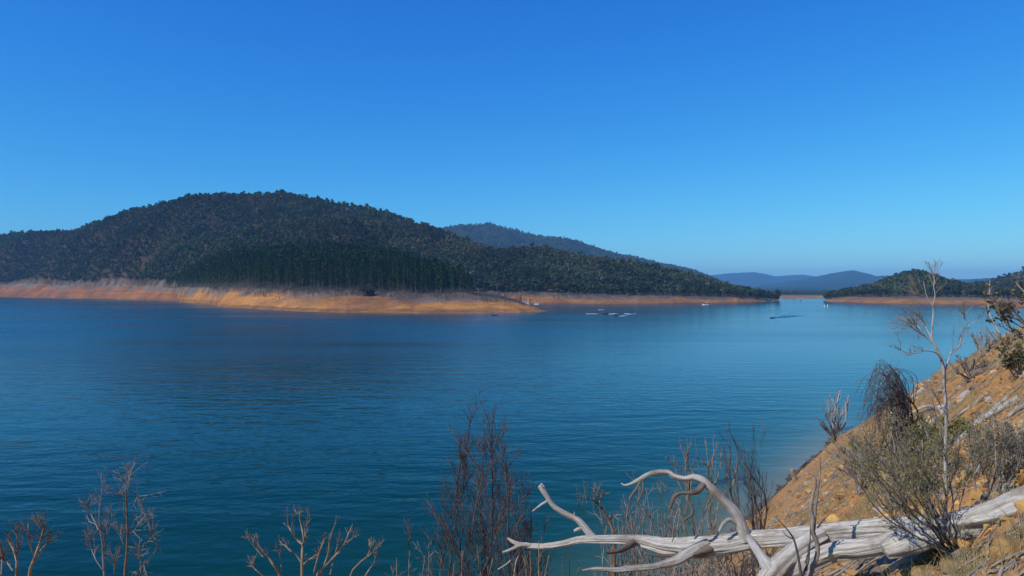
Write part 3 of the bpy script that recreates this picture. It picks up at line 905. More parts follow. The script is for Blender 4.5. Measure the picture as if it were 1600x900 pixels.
forest('pine_forest', dark_pt, PINE_LO, R.uniform(0.4, 0.6, len(dark_pt)), np.array([0.035, 0.048, 0.022]) * R.uniform(0.7, 1.4, (len(dark_pt), 1)), 'small dark pine stand at the foot of the middle spur', 'forest', [M_needle, M_pinebark], trunk_r=0.3)
# dark trees on the low bank in the gap
for pxs, lab in (((1228, 1234, 1240, 1246, 1252), 'small dark tree in the clump on the low pale bank in the gap'),):
    stand('bush_tree', np.array([[(q - 800) / F * 1130, 1130 + 6 * (i % 2), 3.2] for i, q in enumerate(pxs)]), gm, R.uniform(0.55, 0.8, 5), lab, 'tree', 'trees on the low bank in the gap')

# ------------------------------------------------------------------ drowned dead timber on the banks
def dead_proto(seed, h=5.0):
    rng = np.random.default_rng(seed)
    t = stems((0, 0, -0.6), [(rng.normal() * 0.5, rng.normal() * 0.5, h)], 6, 0.06, 0.03, rng=rng, spread=0)
    k = kids(t, 7, 0.25, 0.95, 0.6, h * 0.38, (0, 0, 0.12), 4, 0.1, rng)
    k2 = kids(k, 2, 0.3, 0.9, 0.6, h * 0.16, (0, 0, 0.1), 3, 0.1, rng)
    return t, k, k2


DP = [dead_proto(s) for s in range(8)]
def dead_mesh(d):
    g = Geo(); tubes(g, d[0], taper(d[0], 0.15, 0.06), 5); tubes(g, d[1], taper(d[1], 0.055, 0.02), 3); tubes(g, d[2], taper(d[2], 0.03, 0.015), 3)
    me = g.mesh('dead_sapling'); me.materials.append(M_dead); return me


DM = [dead_mesh(d) for d in DP]
dpt, dt = sample(H['point'], 2600, 0.42, 1.04, pxr=(330, 830), dens=lambda pt, tv: smooth(0.5, 0.85, tv + 0.22 * fbm(pt[:, 0] / 14, pt[:, 1] / 14, 55, 3)), spacing=1.4)
dpt2, dt2 = sample(H['big'], 260, 0.6, 1.02, pxr=(-20, 330), dens=lambda pt, tv: smooth(0.5, 0.9, tv + 0.2 * fbm(pt[:, 0] / 20, pt[:, 1] / 20, 56, 3)), spacing=2.5)
dpt3, dt3 = sample(H['mid'], 700, 0.5, 1.02, pxr=(745, 1190), dens=lambda pt, tv: smooth(0.5, 0.9, tv + 0.3 * fbm(pt[:, 0] / 20, pt[:, 1] / 20, 57, 3)), spacing=2.5)
od = np.argsort(dpt[:, 1]); fr = od[:200]
for q in dpt[fr]:
    o = link('dead_sapling', DM[R.integers(0, 8)], M_dead, None, tuple(q)); s = R.uniform(0.45, 1.15); o.scale = (s, s, s); o.rotation_euler = (0, 0, R.uniform(0, 6.28))
    tag(o, 'bare grey dead sapling on the orange headland bank below the pines', 'dead tree', 'dead saplings on the headland bank')
g = Geo()
for pts_ in (dpt[od[200:]], dpt2, dpt3):
    for k in range(8):
        q = pts_[k::8]; m = len(q)
        if not m: continue
        s = R.uniform(0.4, 1.0, m)
        for d, r0, r1 in ((DP[k][0], 0.13, 0.05), (DP[k][1], 0.06, 0.02)):
            pp = (d[None] * s[:, None, None, None] + q[:, None, None, :]).reshape(-1, d.shape[1], 3)
            tubes(g, pp, taper(pp, r0, r1), 3)
tag(link('dead_timber', g.mesh('dead_timber'), M_dead), 'grey mass of drowned dead saplings along the upper banks', 'dead timber', kind='stuff')

# ================================================================== foreground
R = np.random.default_rng(23)

# ------------------------------------------------------------------ the big fallen tree
base = on_ground(1560, 5.3, 0)
log = thing('fallen_tree', 'big silvery fallen tree with an arched limb reaching over the water', 'fallen tree', base)
g = Geo()
rest_ = [(px, py, 5.4 - (px - 1450) / 250 * 0.85, w_) for px, py, w_ in ((1700, 768, 92), (1640, 786, 82), (1600, 797, 72), (1560, 808, 58), (1510, 818, 48))]     # the butt lies on the slope
pxlimb(g, rest_ + [(1450, 826, 5.4, 40), (1400, 824, 5.7, 36), (1340, 828, 5.9, 34), (1290, 832, 6.05, 31), (1230, 839, 6.2, 27), (1180, 843, 6.4, 28), (1130, 851, 6.5, 31), (1080, 855, 6.6, 33), (1040, 853, 6.7, 27), (1005, 846, 6.8, 19), (970, 843, 6.85, 14), (930, 843, 6.9, 13), (905, 844, 6.95, 12), (880, 850, 7.0, 10.5), (850, 854, 7.05, 10), (825, 853, 7.1, 9), (806, 849, 7.12, 7), (793, 841, 7.15, 3)], n=240, sides=60, lump=0.55, seed=3)
part('trunk', g, M_log, log, uv=True)
g = Geo()   # swollen lower side of the trunk where two stems have grown together
pxlimb(g, [(1490, 828, 5.3, 34), (1430, 838, 5.4, 36), (1385, 850, 5.5, 29), (1340, 858, 5.65, 27), (1309, 861, 5.75, 27), (1278, 873, 5.85, 27), (1250, 886, 5.95, 26), (1215, 903, 6.0, 25), (1160, 950, 6.1, 22)], n=110, sides=48, lump=0.5, seed=8)
part('lower_stem', g, M_log, log, uv=True)
g = Geo()
pxlimb(g, [(1466, 836, 5.22, 22), (1440, 842, 5.25, 30), (1415, 849, 5.28, 31), (1395, 856, 5.3, 29), (1382, 861, 5.31, 25)], n=60, sides=40, lump=0.8, seed=12)
part('broken_stub', g, M_log, log, uv=True)
g = Geo()
pxlimb(g, [(1288, 834, 6.0, 22), (1265, 846, 6.0, 26), (1240, 864, 5.98, 27), (1213, 888, 5.95, 28), (1195, 912, 5.95, 27), (1170, 960, 6.0, 24)], n=80, sides=40, lump=0.45, seed=17)
pxlimb(g, [(1215, 905, 5.95, 26), (1200, 885, 5.97, 22), (1188, 868, 6.05, 15), (1176, 850, 6.2, 13), (1170, 840, 6.35, 11)], n=30, sides=12, lump=0.3, seed=19)
part('branch', g, M_log, log, uv=True)
g = Geo()   # arched limb
pxlimb(g, [(1166, 845, 6.4, 20), (1158, 820, 6.42, 17), (1148, 800, 6.44, 16), (1130, 781, 6.47, 14), (1110, 762, 6.5, 12.5), (1097, 750, 6.52, 11), (1084, 746, 6.55, 9), (1070, 748, 6.57, 8), (1054, 744, 6.6, 8), (1044, 738, 6.62, 7.5), (1028, 738, 6.65, 7.5), (1012, 742, 6.7, 6.5), (998, 750, 6.75, 6), (986, 756, 6.8, 4.5), (976, 758, 6.83, 3), (970, 755, 6.85, 1.5)], n=140, sides=24, lump=0.42, seed=23)
arch = part('branch', g, M_log, log, uv=True); arch['label'] = 'long arched pale limb'
def sub(name, ctrls, m, parent, **k):
    for i, c in enumerate(ctrls):
        g = Geo(); pxlimb(g, c, n=26, sides=9, lump=0.35, seed=31 + 7 * i, **k)
        part(name, g, m, parent, uv=True)


sub('twig', [[(1100, 757, 6.5, 9), (1090, 767, 6.45, 9.5), (1079, 770, 6.4, 7.5), (1064, 770, 6.4, 5), (1054, 775, 6.4, 6), (1049, 787, 6.4, 5), (1045, 801, 6.4, 2)],
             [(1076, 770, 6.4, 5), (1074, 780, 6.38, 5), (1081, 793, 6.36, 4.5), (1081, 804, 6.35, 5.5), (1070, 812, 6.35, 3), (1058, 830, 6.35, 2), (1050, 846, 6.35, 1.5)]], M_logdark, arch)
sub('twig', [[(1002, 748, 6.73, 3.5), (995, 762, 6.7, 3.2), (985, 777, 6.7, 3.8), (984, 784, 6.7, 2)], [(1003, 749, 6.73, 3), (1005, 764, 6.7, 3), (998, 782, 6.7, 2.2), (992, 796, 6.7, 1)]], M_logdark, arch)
sub('twig', [[(1084, 746, 6.55, 4), (1083, 739, 6.55, 1.5)], [(1152, 818, 6.42, 8), (1140, 812, 6.4, 7), (1130, 819, 6.38, 6), (1124, 830, 6.38, 4)]], M_log, arch)
g = Geo()   # raised limb on the left
pxlimb(g, [(938, 846, 6.9, 11), (925, 838, 6.92, 12), (912, 822, 6.95, 11), (902, 812, 6.97, 9.5), (888, 805, 7.0, 8.5), (872, 796, 7.02, 8), (862, 787, 7.03, 7), (855, 776, 7.04, 7.5), (848, 766, 7.05, 8.5), (843, 759, 7.05, 6)], n=90, sides=24, lump=0.5, seed=41)
up = part('branch', g, M_log, log, uv=True)
sub('twig', [[(855, 783, 7.03, 4), (845, 789, 7.03, 3.5), (832, 799, 7.03, 2.5)], [(898, 806, 6.98, 3), (897, 800, 6.98, 1)], [(910, 826, 6.95, 5), (903, 827, 6.93, 6), (897, 830, 6.92, 4)],
             [(848, 764, 7.05, 5), (846, 757, 7.04, 4), (851, 761, 7.03, 2)]], M_log, up)
sub('twig', [[(840, 853, 7.08, 4), (815, 851, 7.08, 7), (800, 858, 7.07, 5), (785, 863, 7.05, 3)], [(812, 850, 7.1, 4), (810, 860, 7.1, 4), (804, 868, 7.1, 2.8), (793, 880, 7.1, 2.5), (778, 890, 7.1, 2.2)], [(812, 862, 7.1, 3), (806, 880, 7.1, 2.5), (803, 902, 7.1, 2)]], M_log, log)
g = Geo()   # lower branch, running left under the trunk
pxlimb(g, [(1105, 850, 6.5, 18), (1075, 864, 6.42, 17), (1055, 876, 6.38, 14), (1030, 883, 6.35, 10), (1000, 887, 6.35, 9), (960, 890, 6.35, 8), (930, 889, 6.35, 6), (910, 891, 6.35, 2)], n=80, sides=24, lump=0.5, seed=47)
part('branch', g, M_log, log, uv=True)
g = Geo()
pxlimb(g, [(990, 848, 6.75, 11), (972, 858, 6.6, 9), (955, 863, 6.5, 6), (946, 863, 6.45, 2)], n=20, sides=10, lump=0.4, seed=53)
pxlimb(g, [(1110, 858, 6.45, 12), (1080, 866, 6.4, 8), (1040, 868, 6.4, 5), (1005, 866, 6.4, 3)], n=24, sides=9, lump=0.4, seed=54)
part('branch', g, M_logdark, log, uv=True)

# smaller logs by the big one
def log_between(name, a, b, d0, d1, label, m=M_log, seed=1, lump=0.4, stubs=(), lift=0.3, mid=None):
    """log lying on the slope between two photo points"""
    A = G(*a); B = G(*b); r0 = 0.62 * d0 / F * A[1] / 2; r1 = 0.62 * d1 / F * B[1] / 2
    ctrl = [A + (B - A) * t for t in (0, 0.25, 0.5, 0.75, 1)]
    for c in ctrl[1:-1]: c[2] = max(c[2], float(ground(c[0], c[1])))
    rs_ = np.linspace(r0, r1, 5)
    rng = np.random.default_rng(seed)
    for c, r_ in zip(ctrl, rs_): c += np.array([0, 0, r_ * lift]) + rng.normal(size=3) * r_ * 0.5
    root = thing(name, label, 'log', ctrl[0] * (1, 1, 1))
    g = Geo(); limb(g, ctrl, rads=rs_, n=50, sides=14, lump=lump, seed=seed); part('trunk', g, m, root, uv=True)
    for (t, L, dx, dz, wd) in stubs:
        p0 = A + (B - A) * t + np.array([0, 0, r0 * 0.4]); L = L / F * p0[1]
        e = p0 + np.array([dx, 0.15, dz]) * L
        g = Geo(); limb(g, [p0, (p0 + e) / 2 + rng.normal(size=3) * L * 0.08, e], rads=[wd / F * p0[1] / 2, wd / F * p0[1] * 0.35, wd / F * p0[1] * 0.12], n=14, sides=8, lump=0.3, seed=seed + 3)
        part('branch', g, m, root, uv=True)
    return root


log_between('log', (1392, 893), (1474, 850), 16, 24, 'short grey log poking out from under the fallen tree beside the ochre rocks', seed=61, lift=0.5)
log_between('log', (1418, 690), (1510, 616), 9, 15, 'bleached forked log with branch stubs behind the thin white tree', seed=62, stubs=[(0.95, 26, -0.9, -0.5, 9), (0.6, 55, -0.95, -0.12, 7), (0.75, 45, -1.0, -0.3, 8), (0.4, 30, -0.9, 0.15, 5)], lift=0.9)
log_between('log', (1484, 704), (1592, 626), 8, 22, 'long split pale log lying up the slope at the right', seed=63, lift=0.7, lump=0.6)
log_between('log', (1500, 676), (1576, 622), 5, 10, 'slim grey pole lying just above the long split log', seed=64, lift=0.8)
log_between('log', (1498, 652), (1545, 618), 6, 9, 'short slim grey log on bare clay uphill of the bleached forked log', seed=65, lift=0.8)
log_between('log', (1392, 648), (1442, 612), 7, 10, 'pale log lying along the edge of the slope against the water', seed=66, lift=1.2)
log_between('log', (1578, 652), (1640, 618), 9, 12, 'pale log end cut off by the right edge of the picture', seed=67, lift=0.8)
log_between('log', (1535, 584), (1556, 567), 7, 10, 'small dark log piece high on the slope', m=M_logdark, seed=68, lift=0.8)
log_between('log', (1540, 893), (1600, 868), 7, 7, 'crooked pale stick on the rocks in the bottom right corner', seed=69, lift=1.0)
log_between('log', (1232, 748), (1262, 722), 4, 3, 'dark washed-up stick at the edge of the water', m=M_logdark, seed=70, lift=0.8)
# stump at the water
A = G(1243, 752); g = Geo(); r_ = 0.2
limb(g, [A + (0, 0, -0.3), A + (-.08, 0, .25), A + (-0.25, 0, 0.75)], rads=[r_, r_ * .85, r_ * 0.75], n=14, sides=10, lump=0.3, seed=71)
st = thing('stump', 'short pale stump leaning at the water line below the slope', 'stump', A); part('trunk', g, M_tantwig, st, uv=True)

# ------------------------------------------------------------------ rocks
def rock(px, py, size, label, seed, D=None, flat=0.75, m=M_rock):
    c = G(px, py) if D is None else P(px, py, D)
    r_ = size / F * c[1] / 2
    rng = np.random.default_rng(seed)
    nu, nv = 40, 22
    u = np.linspace(0, 2 * np.pi, nu, endpoint=False); v = np.linspace(0, np.pi, nv)
    uu, vv = np.meshgrid(u, v); d = np.stack([np.cos(uu) * np.sin(vv), np.sin(uu) * np.sin(vv), np.cos(vv)], -1)
    pl = unit(rng.normal(size=(11, 3))); cut = rng.uniform(0.62, 0.95, 11)
    k = np.min(np.where(d @ pl.T > 0.05, cut / np.maximum(d @ pl.T, 0.05), 9), -1)
    k = np.minimum(k, 1.1) * (1 + 0.12 * fbm(d[..., 0] * 2.2 + d[..., 2] * 1.7 + seed, d[..., 1] * 2.2 - d[..., 2], seed, 4))
    sc_ = np.array([rng.uniform(0.9, 1.15), rng.uniform(0.8, 1.1), flat])
    V = c + d * k[..., None] * r_ * sc_
    i = np.arange(nv - 1)[:, None] * nu; j = np.arange(nu)[None]
    f = np.stack([i + j, i + nu + j, i + nu + (j + 1) % nu, i + (j + 1) % nu], -1).reshape(-1, 4)
    g = Geo(); g.add(V.reshape(-1, 3), f)
    o = link('rock', g.mesh('rock', c), m, None, tuple(c)); tag(o, label, 'rock')


rock(1582, 864, 66, 'large rounded ochre boulder in front of the fallen trunk at the right edge', 81)
rock(1500, 890, 60, 'broad ochre rock at the bottom of the picture below the olive bush', 82, flat=0.6)
rock(1545, 895, 40, 'low brown rock at the bottom between the two largest rocks', 83, flat=0.5)
rock(1450, 898, 42, 'ochre rock beside the short grey log at the bottom', 84, flat=0.6)
rock(1590, 908, 50, 'rock in the bottom right corner below the crooked stick', 85, flat=0.5)
rock(1290, 802, 12, 'small grey stone standing on the clay above the fallen tree', 86, flat=1.3)
rock(1322, 789, 16, 'pale flat stone on the clay left of the olive bush', 87, flat=0.5)
rock(1465, 670, 12, 'grey stone beside the thin white tree', 88)
rock(1516, 606, 12, 'dark stone at the upper end of the bleached forked log', 89)
rock(1512, 633, 11, 'stone below the upper end of the bleached forked log', 90)

def scatter(count, pxr, Dr, rng, zmin=0.15):
    D = np.exp(rng.uniform(np.log(Dr[0]), np.log(Dr[1]), count)); px = rng.uniform(pxr[0], pxr[1], count)
    x = (px - 800) / F * D; z = ground(x, D)
    c = x - np.interp(D, _cy, _cx)
    ok = (z > zmin) & (c < 0.8)
    return np.stack([x, D, z], 1)[ok]


# gravel
rng = np.random.default_rng(5)
q = scatter(30000, (700, 1750), (3.6, 60), rng, 0.02)
s = np.clip(rng.lognormal(-4.0, 0.75, len(q)), 0.007, 0.16) * (0.72 + q[:, 1] / 60)
ico = np.array([(0, 0, 1), (.89, 0, .45), (.28, .85, .45), (-.72, .53, .45), (-.72, -.53, .45), (.28, -.85, .45), (.72, .53, -.45), (-.28, .85, -.45), (-.89, 0, -.45), (-.28, -.85, -.45), (.72, -.53, -.45), (0, 0, -1)])
icf = np.array([(0, 1, 2), (0, 2, 3), (0, 3, 4), (0, 4, 5), (0, 5, 1), (1, 6, 2), (2, 7, 3), (3, 8, 4), (4, 9, 5), (5, 10, 1), (6, 7, 2), (7, 8, 3), (8, 9, 4), (9, 10, 5), (10, 6, 1), (11, 7, 6), (11, 8, 7), (11, 9, 8), (11, 10, 9), (11, 6, 10)])
V = ico[None] * rng.uniform(0.65, 1.25, (len(q), 12, 1)) * s[:, None, None] * np.stack([rng.uniform(.8, 1.5, len(q)), rng.uniform(.8, 1.4, len(q)), rng.uniform(.4, .9, len(q))], -1)[:, None] + q[:, None]
pal = np.array([(.36, .18, .06), (.44, .25, .09), (.26, .11, .045), (.42, .31, .18), (.33, .27, .2), (.20, .16, .12), (.47, .28, .1)])
cc = pal[rng.integers(0, len(pal), len(q))] * rng.uniform(.7, 1.2, (len(q), 1))
g = Geo(); g.add(V.reshape(-1, 3), (icf[None] + (np.arange(len(q)) * 12)[:, None, None]).reshape(-1, 3), None, 0, np.repeat(cc, 12, 0))
tag(link('gravel', g.mesh('gravel', smooth_=False, col=True), M_stone), 'loose orange and brown stones strewn over the slope', 'gravel', kind='stuff')
# sticks and dry litter
q = scatter(9500, (760, 1750), (3.8, 55), rng, 0.1)
q = q[rng.uniform(size=len(q)) < smooth(-0.35, 0.3, fbm(q[:, 0] / 2.2, q[:, 1] / 3.0, 66, 3)) + 0.12]
a = rng.uniform(0, 6.28, len(q)); L = np.clip(rng.lognormal(-1.75, 0.6, len(q)), 0.05, 0.9) * (0.7 + q[:, 1] / 25)
tt = np.linspace(-.5, .5, 4)
x = q[:, :1] + np.cos(a)[:, None] * tt * L[:, None]; y = q[:, 1:2] + np.sin(a)[:, None] * tt * L[:, None]
z = ground(x, y) + 0.015 + rng.uniform(0, .04, x.shape) * L[:, None] * 2
pp = np.stack([x, y, z], -1)
g = Geo(); tubes(g, pp, taper(pp, L * 0.022 + 0.002, L * 0.008 + 0.001), 4)
tag(link('litter', g.mesh('litter'), M_greytwig), 'grey fallen twigs and sticks littering the slope', 'litter', kind='stuff')
# wash-line debris
q = scatter(160000, (900, 1420), (30, 95), rng, -0.05); zq = q[:, 2]
q = q[(zq < 0.32) & (rng.uniform(size=len(q)) < smooth(-0.25, 0.25, fbm(q[:, 0] / 1.3, q[:, 1] / 1.7, 123, 3)))][:2600]
a = rng.uniform(0, 6.28, len(q)); L = np.clip(rng.lognormal(-1.0, 0.5, len(q)), 0.1, 1.1); tt = np.linspace(-.5, .5, 4)
x = q[:, :1] + np.cos(a)[:, None] * tt * L[:, None]; y = q[:, 1:2] + np.sin(a)[:, None] * tt * L[:, None]
pp = np.stack([x, y, np.maximum(ground(x, y), 0) + 0.03 + rng.uniform(0, .12, x.shape)], -1)
g = Geo(); tubes(g, pp, taper(pp, L * 0.05 + 0.015, L * 0.02 + 0.006), 4)
tag(link('driftwood', g.mesh('driftwood'), M_darktwig), 'dark line of washed-up sticks along the water edge of the slope', 'driftwood', kind='stuff')
# dry grass and low stalks
q = scatter(9000, (900, 1750), (4.0, 45), rng, 0.3)
q = q[rng.uniform(size=len(q)) < smooth(-0.05, 0.4, fbm(q[:, 0] / 2.4, q[:, 1] / 3.4, 99, 3)) + 0.04]
nb = 6
b0 = np.repeat(q, nb, 0) + rng.normal(size=(len(q) * nb, 3)) * np.array([.035, .035, 0]); hgt = rng.uniform(.06, .26, len(b0)) * (0.8 + b0[:, 1] / 40)
ln = rng.normal(size=(len(b0), 2)) * 0.35
pp = np.stack([np.stack([b0[:, 0] + ln[:, 0] * hgt * t * t, b0[:, 1] + ln[:, 1] * hgt * t * t, b0[:, 2] - 0.02 + hgt * t], -1) for t in (0, .35, .7, 1.0)], 1)
g = Geo(); tubes(g, pp, taper(pp, 0.0028 + b0[:, 1] * 0.00009, 0.0008), 3)
tag(link('dry_grass', g.mesh('dry_grass'), M_strawgrass), 'short straw-coloured grass growing in patches on the slope', 'grass', kind='stuff')

# ------------------------------------------------------------------ shrubs
def shrub(name, label, cat, base, targets, specs, mats, r0=0.012, r1=0.004, leaves=None, bow=0.1, rise=0.06, wob=0.03, seed=1, spread=0.05, group=None, trunk_name='stem', sides=5, n=14):
    """specs: list of (per, t0, t1, angle, length, pull, r0, r1); leaves: (per, size, palette, aspect)"""
    rng = np.random.default_rng(seed)
    root = thing(name, label, cat, base, group)
    st = stems(base, targets, n, bow, wob, rise, rng, spread)
    rr = rng.uniform(0.75, 1.25, len(st))
    g = Geo(); tubes(g, st, taper(st, r0 * rr, r1 * rr), sides); part(trunk_name, g, mats[0], root)
    lev = st; allk = []
    g = Geo()
    for (per, t0, t1, ang, L, pull, a, b_) in specs:
        lev = kids(lev, per, t0, t1, ang, L, pull, 6, 0.13, rng)
        tubes(g, lev, taper(lev, a, b_), 3); allk.append(lev)
    if specs: part('twigs', g, mats[1], root)
    if leaves:
        per, size, pal, asp = leaves[:4]
        g = Geo()
        for lv in allk[-2:]:
            p_, d_ = along(lv, per, 0.25, 1.0, rng)
            pal_ = np.array(pal)
            c = pal_[rng.integers(0, len(pal_), len(p_))] * rng.uniform(0.7, 1.3, (len(p_), 1))
            leafcards(g, p_, d_, size, rng, c, asp)
        part('leaves', g, mats[2], root, smooth_=False, col=True)
    return root


OL = [(.15, .15, .03), (.19, .17, .04), (.11, .125, .04), (.21, .17, .05), (.14, .14, .08)]
GRY = [(.13, .13, .09), (.17, .16, .12), (.10, .11, .07), (.2, .17, .11)]

# olive bush in front of the fallen tree
b0 = on_ground(1490, 5.15, 0.05); b0 = P(1490, 868, 5.15)
rng = np.random.default_rng(201)
tg = [P(px, py, 5.15 + rng.normal() * 0.25) for px, py in [(1335, 705), (1350, 680), (1362, 730), (1378, 668), (1395, 700), (1408, 655), (1425, 690), (1440, 660), (1455, 700), (1470, 672), (1350, 760), (1385, 745), (1415, 735), (1345, 720), (1500, 690), (1525, 675), (1370, 700), (1390, 780), (1445, 740), (1548, 690), (1565, 715), (1330, 738)]]
shrub('bush', 'olive-leaved many-stemmed bush growing in front of the fallen trunk', 'bush', b0, tg, [(9, .35, .98, .5, .26, (0, 0, .12), .0026, .0012), (5, .2, .95, .55, .11, (0, 0, .12), .0014, .0008)], (M_darktwig, M_greytwig, M_shrubleaf), 0.0065, 0.0024, (4, 0.024, OL, 0.3), bow=0.07, rise=-0.03, seed=301)
def gshrub(px, py, hpx, wpx, label, seed, ns=14, leaves=None, mats=None, specs=None, D=None, r0=None, lean=0.0):
    b = G(px, py) if D is None else on_ground(px, D)
    D_ = b[1]; rng = np.random.default_rng(seed)
    h = hpx / F * D_; w_ = wpx / F * D_
    tg = []
    for i in range(ns):
        a = rng.uniform(-1, 1); tg.append(b + np.array([a * w_ / 2 + lean * h, rng.normal() * w_ * 0.25, h * rng.uniform(0.55, 1.0) * (1 - 0.35 * a * a)]))
    sp = specs or [(8, .3, .98, .5, h * .3, (0, 0, .12), .0007 * D_ * .55, .0003 * D_ * .55), (4, .2, .95, .55, h * .13, (0, 0, .1), .0004 * D_ * .55, .0002 * D_ * .55)]
    return shrub('bush', label, 'bush', b, tg, sp, mats or (M_greytwig, M_greytwig, M_shrubleaf), r0 or 0.0012 * D_, 0.0005 * D_, leaves, bow=0.08, seed=seed)


gshrub(1398, 800, 150, 130, 'dark leafy bush just behind the fallen trunk left of the white tree', 311, 18, (3, 0.032, OL, 0.3))
gshrub(1345, 772, 95, 90, 'low grey-brown bush at the left end of the row of bushes behind the trunk', 312, 14, (2, 0.028, GRY, 0.3))
gshrub(1445, 770, 120, 110, 'olive bush around the foot of the white tree', 313, 16, (3, 0.034, OL, 0.3))
gshrub(1562, 772, 130, 110, 'grey twiggy bush behind the trunk near the right edge', 314, 18, (2, 0.028, GRY, 0.3))
gshrub(1530, 745, 90, 80, 'grey-green bush between the white tree and the right edge', 315, 14, (2, 0.034, GRY + OL, 0.3))
gshrub(1590, 738, 90, 90, 'grey leafless bush against the right edge below the pale log end', 316, 16, None)
gshrub(1440, 715, 62, 90, 'low olive bush below the bleached forked log', 317, 14, (5, 0.05, OL, 0.3))
gshrub(1360, 745, 75, 110, 'grey-brown brush under the dark drooping tree', 318, 18, (3, 0.04, GRY, 0.3))
gshrub(1590, 590, 55, 70, 'dark green bush on the slope at the right edge below the round-leaved branches', 319, 16, (4, 0.045, [(.07, .08, .03), (.12, .12, .045), (.05, .06, .025)], 0.45))
gshrub(1490, 690, 34, 50, 'small olive tuft bush beside the long split log', 320, 12, (5, 0.05, OL, 0.3))
gshrub(1515, 596, 38, 85, 'pale grey brush heap on the crest behind the white tree', 321, 22, None, (M_dead, M_dead, None), lean=0.1)
gshrub(1575, 548, 40, 40, 'dry brown tuft on the crest beside the white forked stems', 322, 12, None, (M_tantwig, M_tantwig, None))
gshrub(1305, 690, 42, 40, 'dry dark tuft at the water edge right of the drowned tree', 323, 12, None, (M_darktwig, M_darktwig, None))
gshrub(1540, 555, 45, 40, 'thin dry stalks on the crest left of the white forked stems', 324, 9, None, (M_greytwig, M_greytwig, None))

# round-leaved branches entering at the right edge
b0 = G(1625, 545)
tg = [b0 + np.array([(px - 1625) / F * b0[1], dd, -(py - 545) / F * b0[1]]) for px, py, dd in [(1548, 470, -.2), (1560, 455, .3), (1572, 490, 0), (1590, 470, -.4), (1600, 440, .2), (1620, 450, .3), (1556, 505, .1), (1580, 520, -.3), (1650, 450, 0), (1570, 462, .4), (1585, 500, .2)]]
shrub('bush', 'tall bush with small round dark leaves reaching in at the right edge above the crest', 'bush', b0, tg, [(5, .4, .99, .45, .42, (0, 0, .1), .006, .003), (3, .3, .95, .6, .2, (0, 0, .05), .003, .002)], (M_greytwig, M_darktwig, M_shrubleaf), 0.018, 0.006, (2, 0.062, [(.075, .075, .035), (.13, .11, .05), (.17, .13, .07), (.055, .06, .04)], 0.75), bow=0.06, seed=330)
b0 = G(1575, 548)
tg = [b0 + np.array([(px - 1571) / F * b0[1], dd, -(py - 541) / F * b0[1]]) for px, py, dd in [(1560, 480, 0), (1545, 512, .1), (1535, 500, 0), (1552, 430, .2)]]
shrub('dead_tree', 'small forked white dead stems on the crest at the right', 'dead tree', b0, tg, [(4, .4, .95, .5, .35, (0, 0, .1), .008, .004)], (M_whitebark, M_whitebark, None), 0.024, 0.006, bow=0.06, seed=331)

# ------------------------------------------------------------------ thin white tree
Dw = 6.9; SL = 0.58
b0 = on_ground(1486, Dw, 0.1)
wt = thing('dead_tree', 'tall thin white-barked dead tree standing behind the fallen trunk', 'dead tree', b0)
g = Geo()
pxlimb(g, [(a_, b_, c_, d_ * SL) for a_, b_, c_, d_ in [(1490, 840, Dw, 12), (1487, 800, Dw, 11), (1479, 760, Dw, 9), (1477, 720, Dw, 8.5), (1478, 680, Dw, 8.5), (1478, 640, Dw, 8.5), (1476, 610, Dw, 8.5), (1475, 580, Dw, 8.5), (1470, 560, Dw, 7.5), (1462, 542, Dw, 6.5), (1456, 528, Dw, 5.5), (1457, 505, Dw, 4.2), (1458, 480, Dw, 3.5), (1450, 468, Dw, 3), (1446, 455, Dw, 2.3), (1443, 440, Dw, 1.2)]], n=90, sides=9, lump=0.25, seed=91)
part('trunk', g, M_whitebark, wt, uv=True)
wb = [[(1457, 535, Dw, 4.5), (1445, 525, Dw, 4), (1432, 517, Dw - .1, 3.2), (1420, 508, Dw - .15, 2), (1405, 512, Dw - .2, .8)],
      [(1447, 527, Dw, 3), (1436, 512, Dw, 2.5), (1424, 503, Dw + .1, 1.8), (1410, 500, Dw + .1, .7)],
      [(1440, 522, Dw, 2.2), (1430, 508, Dw - .2, 1.6), (1415, 496, Dw - .2, .7)],
      [(1456, 530, Dw, 3), (1447, 512, Dw + .1, 2.2), (1438, 495, Dw + .1, 1.2), (1430, 488, Dw + .1, .6)],
      [(1457, 478, Dw, 2.6), (1461, 462, Dw, 2.2), (1459, 448, Dw, 2), (1460, 436, Dw, 1.4), (1456, 428, Dw, .7)],
      [(1452, 468, Dw, 2), (1440, 461, Dw, 1.6), (1430, 452, Dw, .8)],
      [(1476, 582, Dw, 4.5), (1481, 565, Dw + .1, 4), (1487, 550, Dw + .15, 3.6), (1499, 540, Dw + .2, 3.2), (1502, 525, Dw + .25, 2.8), (1510, 512, Dw + .3, 2.2), (1522, 503, Dw + .3, 1.2), (1530, 500, Dw + .3, .5)],
      [(1512, 510, Dw + .3, 1.6), (1508, 498, Dw + .3, 1.1), (1505, 488, Dw + .3, .5)],
      [(1470, 560, Dw, 4), (1462, 551, Dw - .1, 3), (1445, 548, Dw - .2, 2.6), (1430, 552, Dw - .3, 2), (1412, 549, Dw - .35, 1.2), (1400, 543, Dw - .4, .5)],
      [(1476, 645, Dw, 2.5), (1468, 630, Dw, 2), (1458, 615, Dw - .1, 1.4), (1446, 605, Dw - .1, .6)],
      [(1476, 672, Dw, 2.2), (1462, 655, Dw, 1.5), (1450, 640, Dw, .6)],
      [(1480, 725, Dw, 2.2), (1492, 712, Dw, 1.4), (1500, 695, Dw, .6)]]
tw = np.random.default_rng(95)
